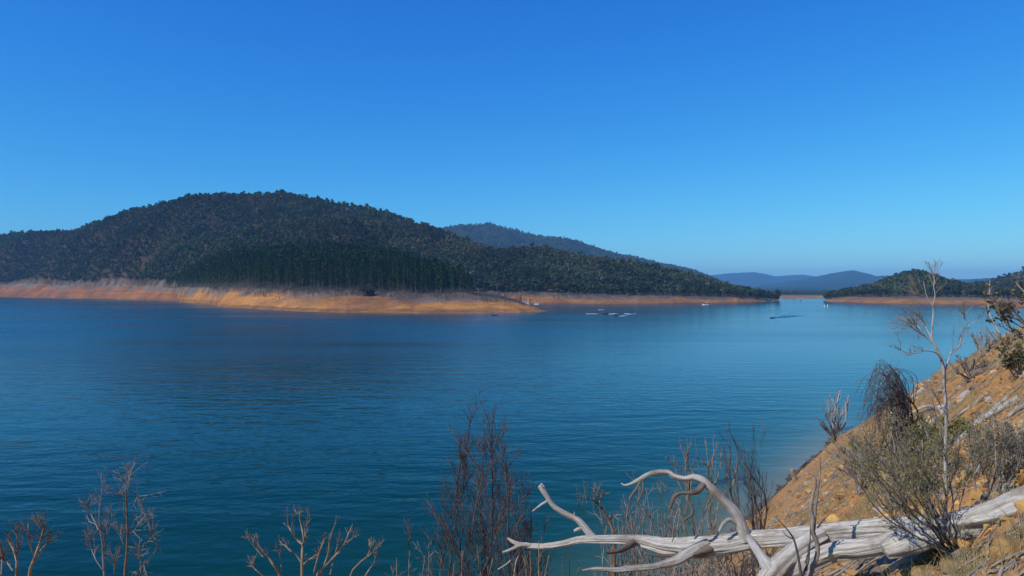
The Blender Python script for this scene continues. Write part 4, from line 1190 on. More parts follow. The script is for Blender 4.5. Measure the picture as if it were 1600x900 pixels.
for c in wb:
    g = Geo(); pxlimb(g, [(a_, b_, c_, d_ * 0.62) for a_, b_, c_, d_ in c], n=24, sides=7, lump=0.2, seed=97)
    bo = part('branch', g, M_whitebark, wt, uv=True)
    line = spline([P(a, b_, d) for a, b_, d, w_ in c], 12)[None]
    k1 = kids(line, 12, .3, .99, .5, .26, (0, 0, .03), 6, .12, tw); k2 = kids(k1, 4, .3, .95, .5, .09, (0, 0, .03), 4, .12, tw)
    g = Geo(); tubes(g, k1, taper(k1, .003, .0012), 3); tubes(g, k2, taper(k2, .0016, .0008), 3); part('twigs', g, M_greytwig, bo)

# ------------------------------------------------------------------ dark drooping tree left of the white tree
b0 = G(1412, 735); D_ = b0[1]
pp_ = lambda px, py, dd=0.0: P(px, py, D_ + dd)
wd = thing('tree', 'dark drooping leafless tree with arching fine twigs on the slope left of the white tree', 'tree', b0)
rng = np.random.default_rng(401)
st = []
for i in range(9):      # a few upright stems
    st.append(spline([b0 + rng.normal(size=3) * np.array([.22, .3, 0]), pp_(1412 + rng.normal() * 10, 650, rng.normal() * .3), pp_(1396 + rng.normal() * 9, 596 + rng.uniform(-12, 18), rng.normal() * .4)], 12))
st = np.array(st)
g = Geo(); tubes(g, st, taper(st, .022, .006), 5); part('stem', g, M_darktwig, wd)
k1 = []
for i in range(105):    # long whips that rise, arch over to the left and hang
    s0 = st[rng.integers(0, 9)][rng.integers(1, 8)]; f_ = rng.uniform(0, 1); dz_ = rng.normal() * .35
    pk = pp_(1372 + 34 * f_ + rng.normal() * 5, 574 + 26 * abs(f_ - .35) + rng.uniform(-14, 58), dz_)
    tp = pk + np.array([-rng.uniform(.05, .32), rng.normal() * .1, -rng.uniform(.05, 0.8)])
    md = s0 * .45 + pk * .55 + np.array([.10, 0, .12]) + rng.normal(size=3) * .05
    k1.append(spline([s0, md, pk, (pk + tp) / 2 + np.array([-.06, 0, .05]), tp], 14))
k1 = np.array(k1); k2 = kids(k1, 5, .35, .98, .4, .22, (-.02, 0, -.12), 5, .1, rng)
g = Geo(); tubes(g, k1, taper(k1, .0065, .0025), 3); tubes(g, k2, taper(k2, .003, .0016), 3); part('twigs', g, M_darktwig, wd)

# dark leaning sapling above the water
D_ = 14.0; b0 = on_ground(1196, D_, .1)
rng = np.random.default_rng(411)
tg = [P(px, py, D_ + rng.normal() * .2) for px, py in [(1140, 655), (1152, 690), (1163, 720), (1178, 700), (1188, 745), (1172, 755), (1160, 700), (1192, 735)]]
shrub('sapling', 'dark leafless sapling leaning left over the shallow water behind the arched limb', 'sapling', b0, tg, [(12, .25, .98, .35, .7, (-.05, 0, .12), .0055, .0025), (4, .2, .95, .4, .3, (-.03, 0, .1), .003, .0016)], (M_darktwig, M_darktwig), 0.022, 0.006, bow=0.05, rise=0.02, seed=412, spread=.12)

# dark twiggy bush left of the fallen tree
D_ = 8.2; b0 = on_ground(775, D_, .1)
rng = np.random.default_rng(421)
main = [(738, 635), (770, 648), (752, 690), (722, 720), (700, 760), (790, 720), (812, 760), (830, 790), (735, 700), (765, 690), (690, 800), (846, 825), (780, 680), (715, 745), (800, 740), (680, 830), (745, 740), (822, 815)]
tg = [P(px, py, D_ + rng.normal() * .35) for px, py in main]
shrub('bush', 'large dark bare twiggy bush in front of the water left of the fallen tree', 'bush', b0, tg, [(24, .36, .98, .6, .62, (0, 0, .2), .0045, .0024), (9, .25, .97, .55, .28, (0, 0, .12), .0027, .0016)], (M_darktwig, M_darktwig), 0.024, 0.005, bow=0.06, rise=-0.02, seed=422, spread=.15)

# thin plants rooted below the bottom edge
def bare(px, D, tgs, label, seed, m, r0, r1, specs, name='sapling', cat='sapling', spread=.05, bow=.05, m2=None):
    rng = np.random.default_rng(seed); b = on_ground(px, D, .1)
    return shrub(name, label, cat, b, [P(a, c, D + rng.normal() * .15) for a, c in tgs], specs, (m, m2 or m), r0, r1, bow=bow, rise=0, seed=seed, spread=spread, n=22)


def drawn(name, label, cat, D, m, lines, tips, seed, m2=None, rooted=1, group=None):
    """dead branches from control lines (px, py, width px); the first lines are carried on down to the ground"""
    rng = np.random.default_rng(seed)
    (ax, ay, _), (bx_, by, _) = lines[0][0], lines[0][1]; x0_ = ax + (ax - bx_) / max(ay - by, 8) * 110; b = on_ground(x0_, D, .1); root = thing(name, label, cat, b, group)
    k_all = []
    for i, c in enumerate(lines):
        c = [(px, py, D + rng.normal() * .05, w_) for px, py, w_ in c]
        if i < rooted:
            h0 = P(c[0][0], c[0][1], D)
            b_i = b + np.array([(c[0][0] - lines[0][0][0]) / F * D * .6, 0, 0]); b_i[2] = float(ground(b_i[0], b_i[1])) - .1
            pts = [b_i] + [b_i + (h0 - b_i) * q for q in (.4, .7, .86, .95)] + [P(a, q, d) for a, q, d, w_ in c]
            r_ = 0.74 * c[0][3] / F * D / 2
            rs_ = [r_ * 1.7, r_ * 1.5, r_ * 1.3, r_ * 1.15, r_ * 1.05] + [0.74 * w_ / F * d / 2 for a, q, d, w_ in c]
        else:
            pts = [P(a, q, d) for a, q, d, w_ in c]; rs_ = [0.74 * w_ / F * d / 2 for a, q, d, w_ in c]
        g = Geo(); limb(g, pts, rads=rs_, n=46, sides=7, lump=.35, seed=seed + i)
        part('stem' if i < rooted else 'branch', g, m, root, uv=True)
        k_all.append(spline(np.array(pts[-len(c):]), 14))
    if tips:
        per, L, ang, r_ = tips
        k1 = kids(np.array(k_all), int(per * 1.7 + .5), .25, .99, ang, L, (0, 0, .10), 5, .16, rng); k2 = kids(k1, 3, .3, .95, .6, L * .5, (0, 0, .06), 4, .14, rng)
        g = Geo(); tubes(g, k1, taper(k1, r_, r_ * .45), 3); tubes(g, k2, taper(k2, r_ * .6, r_ * .35), 3); part('twigs', g, m2 or m, root)
    return root


drawn('sapling', 'thin dead sapling, the taller one, with curled twigs at the lower left', 'sapling', 6.2, M_brownwood, [
    [(195, 897, 5), (199, 850, 4.6), (199, 815, 4.2), (197, 780, 3.8), (200, 765, 3.2), (192, 747, 2.4), (182, 732, 1.2)],
    [(200, 854, 3), (212, 856, 2.8), (222, 854, 2.5), (232, 845, 2.3), (235, 830, 2), (232, 816, 1.6), (224, 809, .9)],
    [(234, 838, 2), (245, 845, 1.8), (242, 862, 1.8), (226, 880, 2), (213, 897, 2.2)], [(200, 766, 2), (212, 773, 1.7), (221, 788, 1.3), (223, 803, .8)],
    [(198, 783, 2), (190, 776, 1.4), (186, 768, .7)], [(201, 835, 2), (212, 826, 1.8), (222, 812, 1.2), (228, 800, .7)], [(193, 851, 1.4), (188, 838, 1.2), (185, 826, .7)],
    [(199, 765, 2), (203, 750, 1.5), (204, 736, .8)], [(220, 895, 2), (219, 875, 1.5), (218, 860, .8)]], (6, .2, .7, .0032), 501, M_greytwig)
drawn('sapling', 'thin dead sapling with forked tips just left of the taller one', 'sapling', 6.3, M_greytwig, [
    [(163, 897, 4.5), (161, 870, 4), (160, 845, 3.6), (156, 825, 3.2), (155, 800, 2.5), (157, 780, 1.8), (162, 750, .8)],
    [(154, 828, 2.8), (148, 815, 2.4), (142, 803, 2), (138, 790, 1)], [(160, 890, 2.2), (150, 875, 2), (143, 858, 1.6), (138, 835, .8)],
    [(161, 860, 2), (165, 845, 1.6), (168, 820, 1.2), (170, 800, .6)], [(178, 896, 2), (179, 880, 1.6), (177, 868, .8)]], (7, .2, .5, .003), 502)
drawn('dead_branch', 'brown dead branch cluster in the bottom left corner', 'branch', 5.6, M_tantwig, [
    [(45, 900, 6), (54, 872, 6), (62, 855, 5.5), (65, 835, 5), (66, 825, 4), (71, 816, 2)], [(26, 900, 6), (26, 872, 5), (20, 857, 4), (12, 843, 2)],
    [(26, 872, 3.5), (28, 852, 3), (25, 830, 1.4)], [(54, 870, 3), (47, 850, 2.6), (44, 835, 2), (44, 818, 1)], [(62, 862, 3), (70, 852, 2.4), (77, 844, 1.2)],
    [(2, 898, 3), (3, 870, 2.5), (1, 855, 1.2)], [(20, 892, 3), (12, 880, 2.4), (6, 872, 1)], [(66, 832, 2.6), (61, 822, 2), (60, 815, 1)]], (5, .17, .45, .0032), 503, M_brownwood, 2)
drawn('dead_branch', 'tan antler-like dead branches spreading at the bottom left of centre', 'branch', 5.6, M_tantwig, [
    [(472, 900, 6.5), (472, 866, 5.5), (473, 851, 5), (475, 844, 4.2), (472, 826, 3.8), (468, 808, 3.2), (470, 795, 1.2)],
    [(494, 900, 5), (508, 884, 4.5), (519, 873, 4.2), (533, 858, 3.8), (542, 844, 3.2), (546, 830, 2.6), (551, 819, 1.2)],
    [(501, 900, 4.5), (507, 882, 4), (513, 866, 3.6), (515, 844, 3.2), (520, 828, 2.4), (525, 816, 1.2)],
    [(473, 851, 4), (465, 844, 3.6), (455, 830, 3), (450, 818, 2.4), (449, 793, 1)], [(475, 844, 3), (478, 826, 2.4), (482, 802, 1)],
    [(490, 896, 4), (496, 874, 3.6), (501, 857, 3.2), (506, 846, 2.6), (508, 832, 1.2)], [(474, 882, 3.6), (484, 874, 3.4), (494, 868, 3), (502, 858, 2)],
    [(516, 898, 3), (521, 876, 2.8), (526, 858, 2.4), (529, 846, 2), (532, 834, 1)], [(543, 848, 2.6), (549, 843, 2.2), (554, 836, 1)], [(470, 878, 3.4), (462, 866, 3.2), (453, 860, 2.8), (446, 853, 2.4), (440, 846, 1.2)],
    [(471, 800, 2), (465, 803, 1.5), (461, 802, .8)], [(440, 892, 2.5), (438, 875, 2), (436, 862, 1)]], (3, .12, .4, .003), 504, None, 3)
drawn('dead_branch', 'tan dead branch leaning left beside the antler-like ones', 'branch', 5.6, M_tantwig, [
    [(438, 900, 6), (427, 882, 5.5), (418, 868, 4.5), (407, 856, 3.8), (403, 848, 3), (401, 833, 1.2)], [(410, 898, 3.5), (397, 888, 3), (393, 880, 1.2)], [(411, 870, 3), (400, 857, 2.6), (389, 843, 1.2)]], (4, .12, .4, .003), 505, None, 2)
drawn('dead_branch', 'slim tan dead branch leaning right beside the antler-like ones', 'branch', 5.6, M_tantwig, [
    [(546, 900, 4), (556, 886, 3.8), (568, 874, 3.4), (582, 864, 3), (590, 855, 2.4), (601, 843, 1)], [(572, 871, 2.6), (577, 862, 2.2), (580, 850, 1)], [(571, 900, 3), (577, 890, 2.8), (585, 879, 2.4), (587, 866, 1.8), (590, 853, 1)]], (4, .1, .4, .0028), 506, None, 1)
bare(655, 7.0, [(652, 846), (640, 860), (664, 868), (620, 872), (612, 884), (670, 850)], 'pale grey twigs at the bottom edge left of the dark twiggy bush', 507, M_greytwig, .012, .004, [(9, .8, .99, .5, .22, (0, 0, .06), .0035, .0018), (3, .3, .9, .6, .1, (0, 0, .05), .002, .001)], 'bush', 'bush')
drawn('dead_branch', 'brown knobbly branch standing behind the fallen tree', 'branch', 7.6, M_brownwood, [
    [(959, 850, 7), (958, 836, 6.5), (955, 822, 6), (947, 806, 5.2), (938, 791, 4.5), (931, 784, 3.6), (923, 779, 1.8)], [(938, 791, 3.4), (937, 780, 3), (943, 773, 1.3)], [(952, 813, 4), (957, 807, 3.4), (962, 806, 1.6)],
    [(931, 784, 2), (929, 772, 1.5), (927, 762, .8)]], (3, .14, .5, .005), 508, M_tantwig)
bare(895, 8.6, [(878, 862), (888, 850), (905, 870)], 'pale thin twigs in front of the green water under the fallen trunk', 509, M_greytwig, .008, .003, [(7, .8, .98, .5, .2, (0, 0, .05), .003, .0015)], 'bush', 'bush')
bare(720, 6.4, [(690, 868), (722, 860), (745, 850), (770, 872), (710, 880)], 'tan dry stalks at the bottom edge in front of the dark twiggy bush', 520, M_tantwig, .010, .003, [(8, .8, .99, .45, .2, (0, 0, .1), .003, .0015)], 'bush', 'bush')
bare(835, 6.6, [(820, 872), (842, 845), (858, 868), (800, 880), (828, 862)], 'dry tan stalks under the left tip of the fallen tree', 521, M_tantwig, .010, .003, [(8, .8, .99, .45, .2, (0, 0, .1), .003, .0015)], 'bush', 'bush')

# brush behind and below the fallen tree
for i, (px, py, h, w_, lab) in enumerate([(1020, 850, 95, 110, 'pale bare brush rising behind the middle of the fallen trunk'), (1085, 850, 85, 80, 'bare tan brush behind the fallen trunk beneath the arched limb'), (975, 850, 80, 80, 'grey bare brush behind the fallen trunk left of the arched limb')]):
    b = on_ground(px, 9.6 + i * .3, .1); rng = np.random.default_rng(530 + i)
    tg = [P(px + rng.uniform(-.5, .5) * w_, py - h * rng.uniform(.3, 1.0), b[1] + rng.normal() * .3) for _ in range(13)]
    shrub('bush', lab, 'bush', b, tg, [(6, .55, .98, .5, .45, (0, 0, .1), .006, .003), (3, .3, .95, .6, .2, (0, 0, .08), .0035, .0018)], (M_greytwig if i != 1 else M_tantwig, M_greytwig), .016, .005, bow=.06, rise=0, seed=540 + i, spread=.2)
for i, (px, D, h, w_, lab, m) in enumerate([(1000, 7.4, 880, 150, 'tangle of straw-coloured dead twigs hanging under the fallen trunk at the bottom', M_tantwig), (1085, 7.8, 872, 130, 'grey dead brush below the fallen trunk by the lower branch', M_greytwig), (1150, 8.6, 862, 90, 'thin bare twigs under the trunk beside the pale prop', M_darktwig)]):
    b = on_ground(px, D, .05); rng = np.random.default_rng(560 + i)
    tg = [P(px + rng.uniform(-.5, .5) * w_, h + rng.uniform(0, 28), D + rng.normal() * .3) for _ in range(16)]
    shrub('bush', lab, 'bush', b, tg, [(7, .5, .98, .7, .4, (0, 0, -.02), .005, .0025), (3, .3, .95, .7, .18, (0, 0, 0), .003, .0015)], (m, m), .012, .004, bow=.1, rise=0, seed=570 + i, spread=.25)

# twisted stems standing in front of the log
Dt = 5.6; b0 = on_ground(1268, Dt, .05)
tt_ = thing('sapling', 'twisted two-stemmed grey sapling standing in front of the fallen trunk where it forks', 'sapling', b0)
g = Geo()
pxlimb(g, [(1262, 925, Dt, 9), (1266, 895, Dt, 9), (1276, 870, Dt, 8), (1277, 850, Dt, 7), (1270, 830, Dt, 7), (1270, 810, Dt, 6.5), (1267, 795, Dt, 5.5), (1270, 775, Dt, 4.5), (1275, 755, Dt, 3), (1273, 745, Dt, 2), (1262, 738, Dt, 1)], n=60, sides=9, lump=.3, seed=111)
pxlimb(g, [(1271, 828, Dt + .02, 6), (1273, 805, Dt, 5), (1275, 785, Dt, 4.5), (1278, 765, Dt, 3.5), (1281, 740, Dt, 2.6), (1281, 715, Dt, 1.6), (1279, 705, Dt, .8)], n=40, sides=8, lump=.3, seed=113)
part('trunk', g, M_greytwig, tt_)
g = Geo()
for c in ([(1277, 825, Dt, 3), (1287, 812, Dt, 2.2), (1297, 803, Dt, .8)], [(1264, 850, Dt - .05, 4), (1262, 880, Dt - .05, 4), (1250, 905, Dt - .05, 4)], [(1252, 900, Dt - .1, 5), (1246, 865, Dt - .1, 4), (1240, 842, Dt - .1, 3), (1228, 825, Dt - .1, 2), (1212, 808, Dt - .1, .8)], [(1240, 842, Dt - .1, 2.4), (1230, 838, Dt - .1, 1.4), (1222, 828, Dt - .1, .6)], [(1258, 880, Dt, 3), (1265, 855, Dt, 2.4), (1266, 820, Dt, 1.2)]):
    pxlimb(g, c, n=18, sides=6, lump=.2, seed=115)
part('branch', g, M_darktwig, tt_)

# ------------------------------------------------------------------ drowned shrubs and the dead tree in the lake
def drowned(px, py, tgs, label, seed, m=M_tantwig, r0=.05, specs=None, name='drowned_shrub', cat='dead shrub', spread=.25, group=None):
    b = W(px, py); D_ = b[1]; rng = np.random.default_rng(seed); b = b + np.array([0, 0, -.7])
    return shrub(name, label, cat, b, [P(a, c, D_ + rng.normal() * .4) for a, c in tgs], specs or [(5, .45, .97, .4, .9, (0, 0, .25), r0 * .5, r0 * .22), (2, .4, .9, .45, .4, (0, 0, .2), r0 * .28, r0 * .15)], (m, m), r0, r0 * .35, bow=.06, rise=-.05, seed=seed, spread=spread, n=12)


drowned(1309, 672, [(1292, 630), (1300, 622), (1312, 612), (1322, 628), (1304, 640), (1318, 640), (1326, 618), (1289, 642)], 'small pale dead tree standing in the lake off the tip of the slope', 601, M_whitebark, .14, [(6, .45, .97, .45, 1.3, (0, 0, .15), .05, .025), (3, .35, .95, .5, .6, (0, 0, .12), .028, .016)], 'dead_tree', 'dead tree', .05)
drowned(1078, 765, [(1060, 688), (1073, 684), (1081, 690), (1066, 730), (1083, 720), (1070, 705), (1052, 710), (1041, 715)], 'upright bunch of drowned shrub stems behind the arched limb, the left one of the pair', 602)
drowned(1106, 755, [(1087, 690), (1102, 684), (1114, 685), (1108, 720), (1128, 700), (1122, 690), (1096, 712), (1118, 718)], 'forked drowned shrub standing in the lake right of the upright bunch of stems', 603)
drowned(1128, 750, [(1130, 703), (1140, 716), (1136, 708)], 'drowned twig cluster between the forked shrub and the curved drowned stem', 604, r0=.04)
drowned(1132, 757, [(1153, 718), (1148, 735)], 'single curved drowned stem right of the drowned twig cluster', 605, r0=.05)
drowned(1178, 678, [(1176, 665), (1179, 670)], 'tiny dark twig poking out of the lake above the leaning sapling', 606, M_darktwig, .03)
drowned(1190, 676, [(1190, 658), (1194, 666)], 'tiny tan twig poking out of the lake right of the tiny dark one', 607, M_tantwig, .03)
drowned(908, 788, [(903, 768), (912, 760), (915, 765), (907, 775)], 'thin drowned stalks in the lake beyond the raised left limb', 608, r0=.03)
drowned(933, 782, [(928, 760), (938, 758), (931, 768)], 'thin drowned stalks in the lake above the brown knobbly branch', 609, r0=.03)
drowned(634, 845, [(633, 815), (640, 822)], 'lone dark twig standing in the lake left of the dark twiggy bush', 610, M_brownwood, .03)
drowned(1030, 770, [(1026, 758), (1034, 752), (1040, 765)], 'few drowned twig tips seen under the arched limb', 611, r0=.03)

# ------------------------------------------------------------------ boats
def boatmesh(px, py, L, head, label, hullm=M_hull, canopy=None, group=None, windscreen=True):
    c = W(px, py); root = thing('motorboat', label, 'boat', c, group)
    ca, sa = math.cos(rad(head)), math.sin(rad(head))
    rot = lambda v: np.stack([v[..., 0] * ca - v[..., 1] * sa, v[..., 0] * sa + v[..., 1] * ca, v[..., 2]], -1) + c
    n_ = 16; t = np.linspace(0, 1, n_); x = (t - .45) * L
    hw = L * .19 * np.sqrt(np.clip(1 - np.clip((t - .35) / .65, 0, 1) ** 2.4, 0, 1)) + .015; zt = .10 * L + .05 * L * t ** 2; 
    prof = []
    for i in range(n_):
        prof.append([(x[i], -hw[i], zt[i]), (x[i], -hw[i] * .92, .02 * L), (x[i], -hw[i] * .5, -.05 * L), (x[i], 0, -.07 * L), (x[i], hw[i] * .5, -.05 * L), (x[i], hw[i] * .92, .02 * L), (x[i], hw[i], zt[i]), (x[i], hw[i] * .86, zt[i]), (x[i], hw[i] * .7, .03 * L), (x[i], -hw[i] * .7, .03 * L), (x[i], -hw[i] * .86, zt[i])])
    V = np.array(prof); m_ = V.shape[1]
    i = np.arange(n_ - 1)[:, None] * m_; j = np.arange(m_)[None]
    f = np.stack([i + j, i + (j + 1) % m_, i + m_ + (j + 1) % m_, i + m_ + j], -1).reshape(-1, 4)
    g = Geo(); g.add(rot(V.reshape(-1, 3)), f)
    g.add(rot(V[0]), np.array([[0, 1, 9], [1, 2, 9], [2, 4, 9], [2, 3, 4], [4, 5, 9], [5, 8, 9], [5, 6, 8], [6, 7, 8], [0, 9, 10]]))
    part('hull', g, hullm, root, smooth_=False)
    def box(lo, hi, taperx=1.0):
        a = np.array([(X, Y, Z) for Z in (lo[2], hi[2]) for X, Y in ((lo[0], lo[1]), (hi[0], lo[1]), (hi[0], hi[1]), (lo[0], hi[1]))], float)
        a[4:, 0] = (a[4:, 0] - lo[0]) * taperx + lo[0]
        return a, np.array([(0, 3, 2, 1), (4, 5, 6, 7), (0, 1, 5, 4), (1, 2, 6, 5), (2, 3, 7, 6), (3, 0, 4, 7)])
    if windscreen:
        v, f = box((.02 * L, -.14 * L, .10 * L), (.14 * L, .14 * L, .21 * L), .5); g = Geo(); g.add(rot(v), f); part('windscreen', g, M_glassy, root, smooth_=False)
    v, f = box((-.53 * L, -.04 * L, -.08 * L), (-.44 * L, .04 * L, .20 * L)); g = Geo(); g.add(rot(v), f); part('outboard_motor', g, M_rub, root, smooth_=False)
    for y_ in (-.08, .08):
        v, f = box((-.22 * L, (y_ - .05) * L, .03 * L), (-.08 * L, (y_ + .05) * L, .13 * L), .6); g = Geo(); g.add(rot(v), f); part('seat', g, M_rub, root, smooth_=False)
    if canopy:
        v, f = box((-.28 * L, -.17 * L, .36 * L), (.12 * L, .17 * L, .39 * L)); g = Geo(); g.add(rot(v), f)
        part('canopy', g, canopy, root, smooth_=False)
        g = Geo()
        for X in (-.26, .10):
            for Y in (-.155, .155):
                q_ = rot(np.array([(X * L, Y * L, .10 * L), (X * L, Y * L, .37 * L)])); tubes(g, q_, np.array([.03, .03]), 4)
        part('canopy_frame', g, M_rub, root)
    return root


def wake(px0, py0, px1, py1, w0, w1, label, m=M_foam, seed=1, n_=160):
    """patch of white water: many low foam crests between two water points"""
    a = W(px0, py0); b = W(px1, py1); rng = np.random.default_rng(seed)
    t = rng.uniform(0, 1, n_) ** 1.3; d = b - a; pr = unit(np.array([-d[1], d[0], 0.0]))
    c = a + d * t[:, None] + pr * ((w0 + (w1 - w0) * t) * rng.uniform(-.5, .5, n_))[:, None]
    s_ = rng.uniform(.22, .6, n_) * (1.1 - .5 * t)
    V = ico[None] * s_[:, None, None] * np.array([1.3, 1.3, .22]) * rng.uniform(.7, 1.2, (n_, 12, 1)) + c[:, None]
    g = Geo(); g.add(V.reshape(-1, 3), (icf[None] + (np.arange(n_) * 12)[:, None, None]).reshape(-1, 3))
    tag(link('wake_foam', g.mesh('wake_foam', smooth_=False), m), label, 'foam', kind='stuff')


boatmesh(772, 493, 3.0, 10, 'small dark dinghy close to the headland tip', M_dkhull, windscreen=False)
boatmesh(946, 491, 3.6, 185, 'small dark boat trailing white foam, left of the two speeding boats', M_dkhull)
wake(949, 491, 962, 490, 1.0, 2.0, 'white foam behind the left speeding boat', seed=1)
boatmesh(989, 491, 3.6, 15, 'speeding white boat at the right end of the white foam streaks', M_hull)
wake(986, 491, 976, 490, 1.0, 2.0, 'white foam behind the right speeding boat', seed=2)
boatmesh(964.5, 494, 3.2, 200, 'dark speedboat heading left just below the other speeding boats', M_dkhull)
wake(967, 494, 978, 493.3, 1.0, 1.5, 'white foam streak behind the lower dark speedboat', seed=3)
wake(917, 490.5, 933, 490.4, 1.2, 2.0, 'long white foam streak on the water left of the boats', seed=4)
wake(936, 484.3, 943, 484, 1.0, 1.5, 'small white foam streak beyond the boats', seed=5, n_=60)
boatmesh(1103, 476.5, 6.0, 175, 'white boat with a pale canopy near the middle bank', M_hull, M_hull)
boatmesh(1207, 497, 2.8, 200, 'dark boat on open water with a dark wake running off to the right', M_dkhull)
boatmesh(1220, 496, 1.8, 190, 'tiny white tow float behind the dark boat on open water', M_hull, windscreen=False)
boatmesh(1250, 470.5, 6.0, 90, 'tiny white boat far off in the gap between the hills', M_hull, M_hull)
# dark wake behind the boat on open water: low ridges thrown out behind it
g = Geo()
for k, (ex, ey) in enumerate(((1252, 491.5), (1246, 488.5), (1236, 493.5), (1262, 493), (1230, 490.5))):
    a = W(1211, 496.8); b_ = W(ex, ey); tt = np.linspace(0, 1, 30)[:, None]
    c_ = a * (1 - tt) + b_ * tt; w_ = (0.35 + 1.3 * tt); h_ = 0.16 + 0.24 * np.sin(np.pi * np.clip(tt * .9 + .05, 0, 1)) * (0.7 + 0.3 * np.sin(tt * 40 + k))
    V = np.stack([c_ - np.hstack([0 * w_, w_, 0 * w_ + .03]), c_ + np.hstack([0 * w_, 0.2 * w_, h_]), c_ + np.hstack([0 * w_, w_, 0 * w_ - .03])], 1)
    i = np.arange(29)[:, None] * 3; j = np.arange(2)[None]
    g.add(V.reshape(-1, 3), np.stack([i + j, i + 3 + j, i + 4 + j, i + 1 + j], -1).reshape(-1, 4)[:, ::-1])
tag(link('wake', g.mesh('wake', col=False), M_water), 'dark spreading wake behind the dark boat on open water', 'wake', kind='stuff')
# moored pontoon with cabin by the point
def pontoon(px, py, L, label, cabin=True):
    c = W(px, py); root = thing('houseboat', label, 'boat', c)
    def bx(nm, x0, x1, y0, y1, z0, z1, m, curve=0):
        t = np.linspace(0, 1, 9); pr = [(y0, z0), (y0, z0 + (z1 - z0) * .75)] + [(y0 + (y1 - y0) * q, z0 + (z1 - z0) * (.75 + .25 * math.sin(math.pi * q) ** .6 * 1.0)) for q in t[1:-1]] + [(y1, z0 + (z1 - z0) * .75), (y1, z0)]
        k = len(pr); V = np.array([[(X, a, b_) for a, b_ in pr] for X in (x0, x1)]).reshape(-1, 3) * L + c
        j = np.arange(k); f = np.stack([j, (j + 1) % k, (j + 1) % k + k, j + k], -1)
        g = Geo(); g.add(V, f); fan = np.array([(0, i, i + 1) for i in range(1, k - 1)]); g.add(V[:k], fan[:, ::-1]); g.add(V[k:], fan); part(nm, g, m, root, smooth_=False)
    bx('hull', -.5, .5, -.2, .2, -.04, .08, M_hull)
    if cabin:
        bx('cabin', -.36, .34, -.17, .17, .08, .38, M_hull); bx('roof', -.42, .42, -.2, .2, .382, .43, M_roof)
        for X in (-.28, -.1, .08):
            bx('window', X, X + .12, -.176, -.171, .18, .28, M_glassy)
    return root


pontoon(822, 475.8, 6.5, 'white houseboat moored at the orange bank behind the headland tip')
pontoon(838, 476, 4.5, 'smaller white houseboat just right of the larger one')

# marker posts in the lake
for k, px in enumerate((1288, 1293)):
    c = W(px, 479); g = Geo(); tubes(g, np.array([c + (0, 0, -1), c + (0, 0, .7), c + (0, 0, 1.6)]), np.array([.36, .36, .2]), 10)
    r_ = thing('buoy', 'white marker buoy off the right hill, ' + ('the left of the two' if k == 0 else 'the right of the two'), 'buoy', c)
    part('float', g, M_hull, r_)
    g = Geo(); tubes(g, np.array([c + (0, 0, 1.5), c + (0, 0, 2.2)]), np.array([.05, .07]), 6); part('pole', g, M_rub, r_)

# houses on the right hills
def house(px, py, D, w_, label):
    c = P(px, py, D); r_ = thing('house', label, 'house', c)
    def pr(nm, V, f, m): g = Geo(); g.add(np.array(V, float) * w_ + c, np.array(f)); part(nm, g, m, r_, smooth_=False)
    bf = [(0, 3, 2, 1), (4, 5, 6, 7), (0, 1, 5, 4), (1, 2, 6, 5), (2, 3, 7, 6), (3, 0, 4, 7)]
    pr('wall', [(-.5, -.3, -.5), (.5, -.3, -.5), (.5, .3, -.5), (-.5, .3, -.5), (-.5, -.3, .22), (.5, -.3, .22), (.5, .3, .22), (-.5, .3, .22)], bf, M_wall)
    g = Geo(); V = np.array([(-.58, -.38, .2), (.58, -.38, .2), (.58, 0, .4), (-.58, 0, .4), (-.58, .38, .2), (.58, .38, .2), (-.58, -.38, .16), (.58, -.38, .16), (.58, .38, .16), (-.58, .38, .16)]) * w_ + c
    g.add(V, np.array([(0, 1, 2, 3), (3, 2, 5, 4), (0, 6, 7, 1), (4, 5, 8, 9), (6, 9, 8, 7)])); g.add(V, np.array([(0, 3, 4), (1, 5, 2), (0, 4, 9), (0, 9, 6), (1, 7, 8), (1, 8, 5)])); part('roof', g, M_roof, r_, smooth_=False)
    for X in (-.3, .12):
        pr('window', [(X, -.304, -.1), (X + .18, -.304, -.1), (X + .18, -.302, -.1), (X, -.302, -.1), (X, -.304, .1), (X + .18, -.304, .1), (X + .18, -.302, .1), (X, -.302, .1)], bf, M_glassy)


house(1380, 448.5, 855, 5.5, 'pale-roofed house among the trees on the rounded hill across the lake')
house(1543, 457, 860, 4, 'small white-roofed house low on the hill at the right edge')

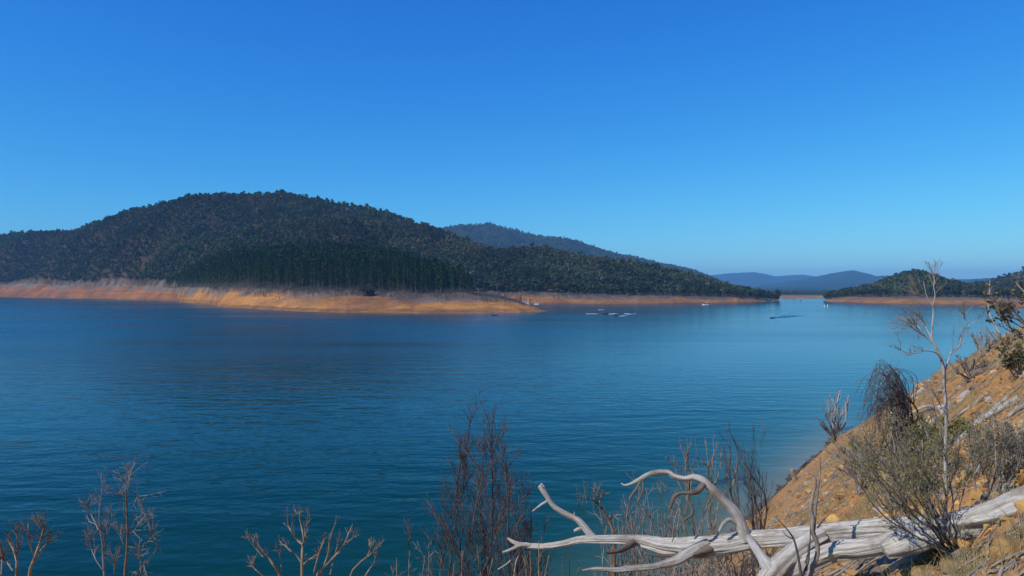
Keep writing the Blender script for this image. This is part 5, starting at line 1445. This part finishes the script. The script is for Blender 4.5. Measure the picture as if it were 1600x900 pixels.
# ------------------------------------------------------------------ dark shrub on the headland
c = H['point']; 
for (px, py, w_, lab) in [(574, 472, 28, 'dark round bush in the notch of the orange headland bank')]:
    Dq = 462.0 if px > 300 else 1060.0
    V = c['V'] if px > 300 else H['big']['V']; j = int(np.argmin(np.abs((V[46, :, 0] / V[46, :, 1] * F + 800) - px))); i = 46; q0 = V[i, j]
    rng = np.random.default_rng(int(px)); rr_ = w_ / F * q0[1] / 2
    T = blobcards(rng, q0 + unit(rng.normal(size=(9, 3))) * rr_ * np.array([.7, .5, .35]) + np.array([0, 0, rr_ * .45]), np.full(9, rr_ * .45), 900, .55)
    g = Geo(); g.add(T.reshape(-1, 3), np.arange(len(T) * 3).reshape(-1, 3), None, 0, np.repeat(np.array([.022, .026, .020]) * rng.uniform(.7, 1.4, (len(T), 1)), 3, 0))
    r_ = thing('bush', lab, 'bush', q0); part('crown', g, M_leaf, r_, smooth_=False, col=True)
    g = Geo(); tubes(g, np.array([q0 + (0, 0, -.8), q0 + (0, 0, rr_ * .6)]), np.array([.25, .1]), 6); part('trunk', g, M_bark, r_)

# ------------------------------------------------------------------ air
hz = bpy.data.meshes.new('haze')
x0, x1, y0, y1, z0, z1 = -9400, 9400, -9400, 12200, -7.0, 290.0
vs = [(a, b_, c_) for c_ in (z0, z1) for a, b_ in ((x0, y0), (x1, y0), (x1, y1), (x0, y1))]
hz.from_pydata(vs, [], [(0, 3, 2, 1), (4, 5, 6, 7), (0, 1, 5, 4), (1, 2, 6, 5), (2, 3, 7, 6), (3, 0, 4, 7)])
m = bpy.data.materials.new('haze_air'); m.use_nodes = True; nt = m.node_tree; nt.nodes.remove(nt.nodes['Principled BSDF'])
v = nt.nodes.new('ShaderNodeVolumePrincipled'); v.inputs['Color'].default_value = (0.22, 0.60, 1.0, 1); v.inputs['Density'].default_value = 0.00011
v.inputs['Anisotropy'].default_value = 0.0
nt.links.new(v.outputs[0], nt.nodes['Material Output'].inputs['Volume'])
tag(link('haze', hz, m), 'thin blue air between the viewer and the far hills', 'haze', kind='stuff')
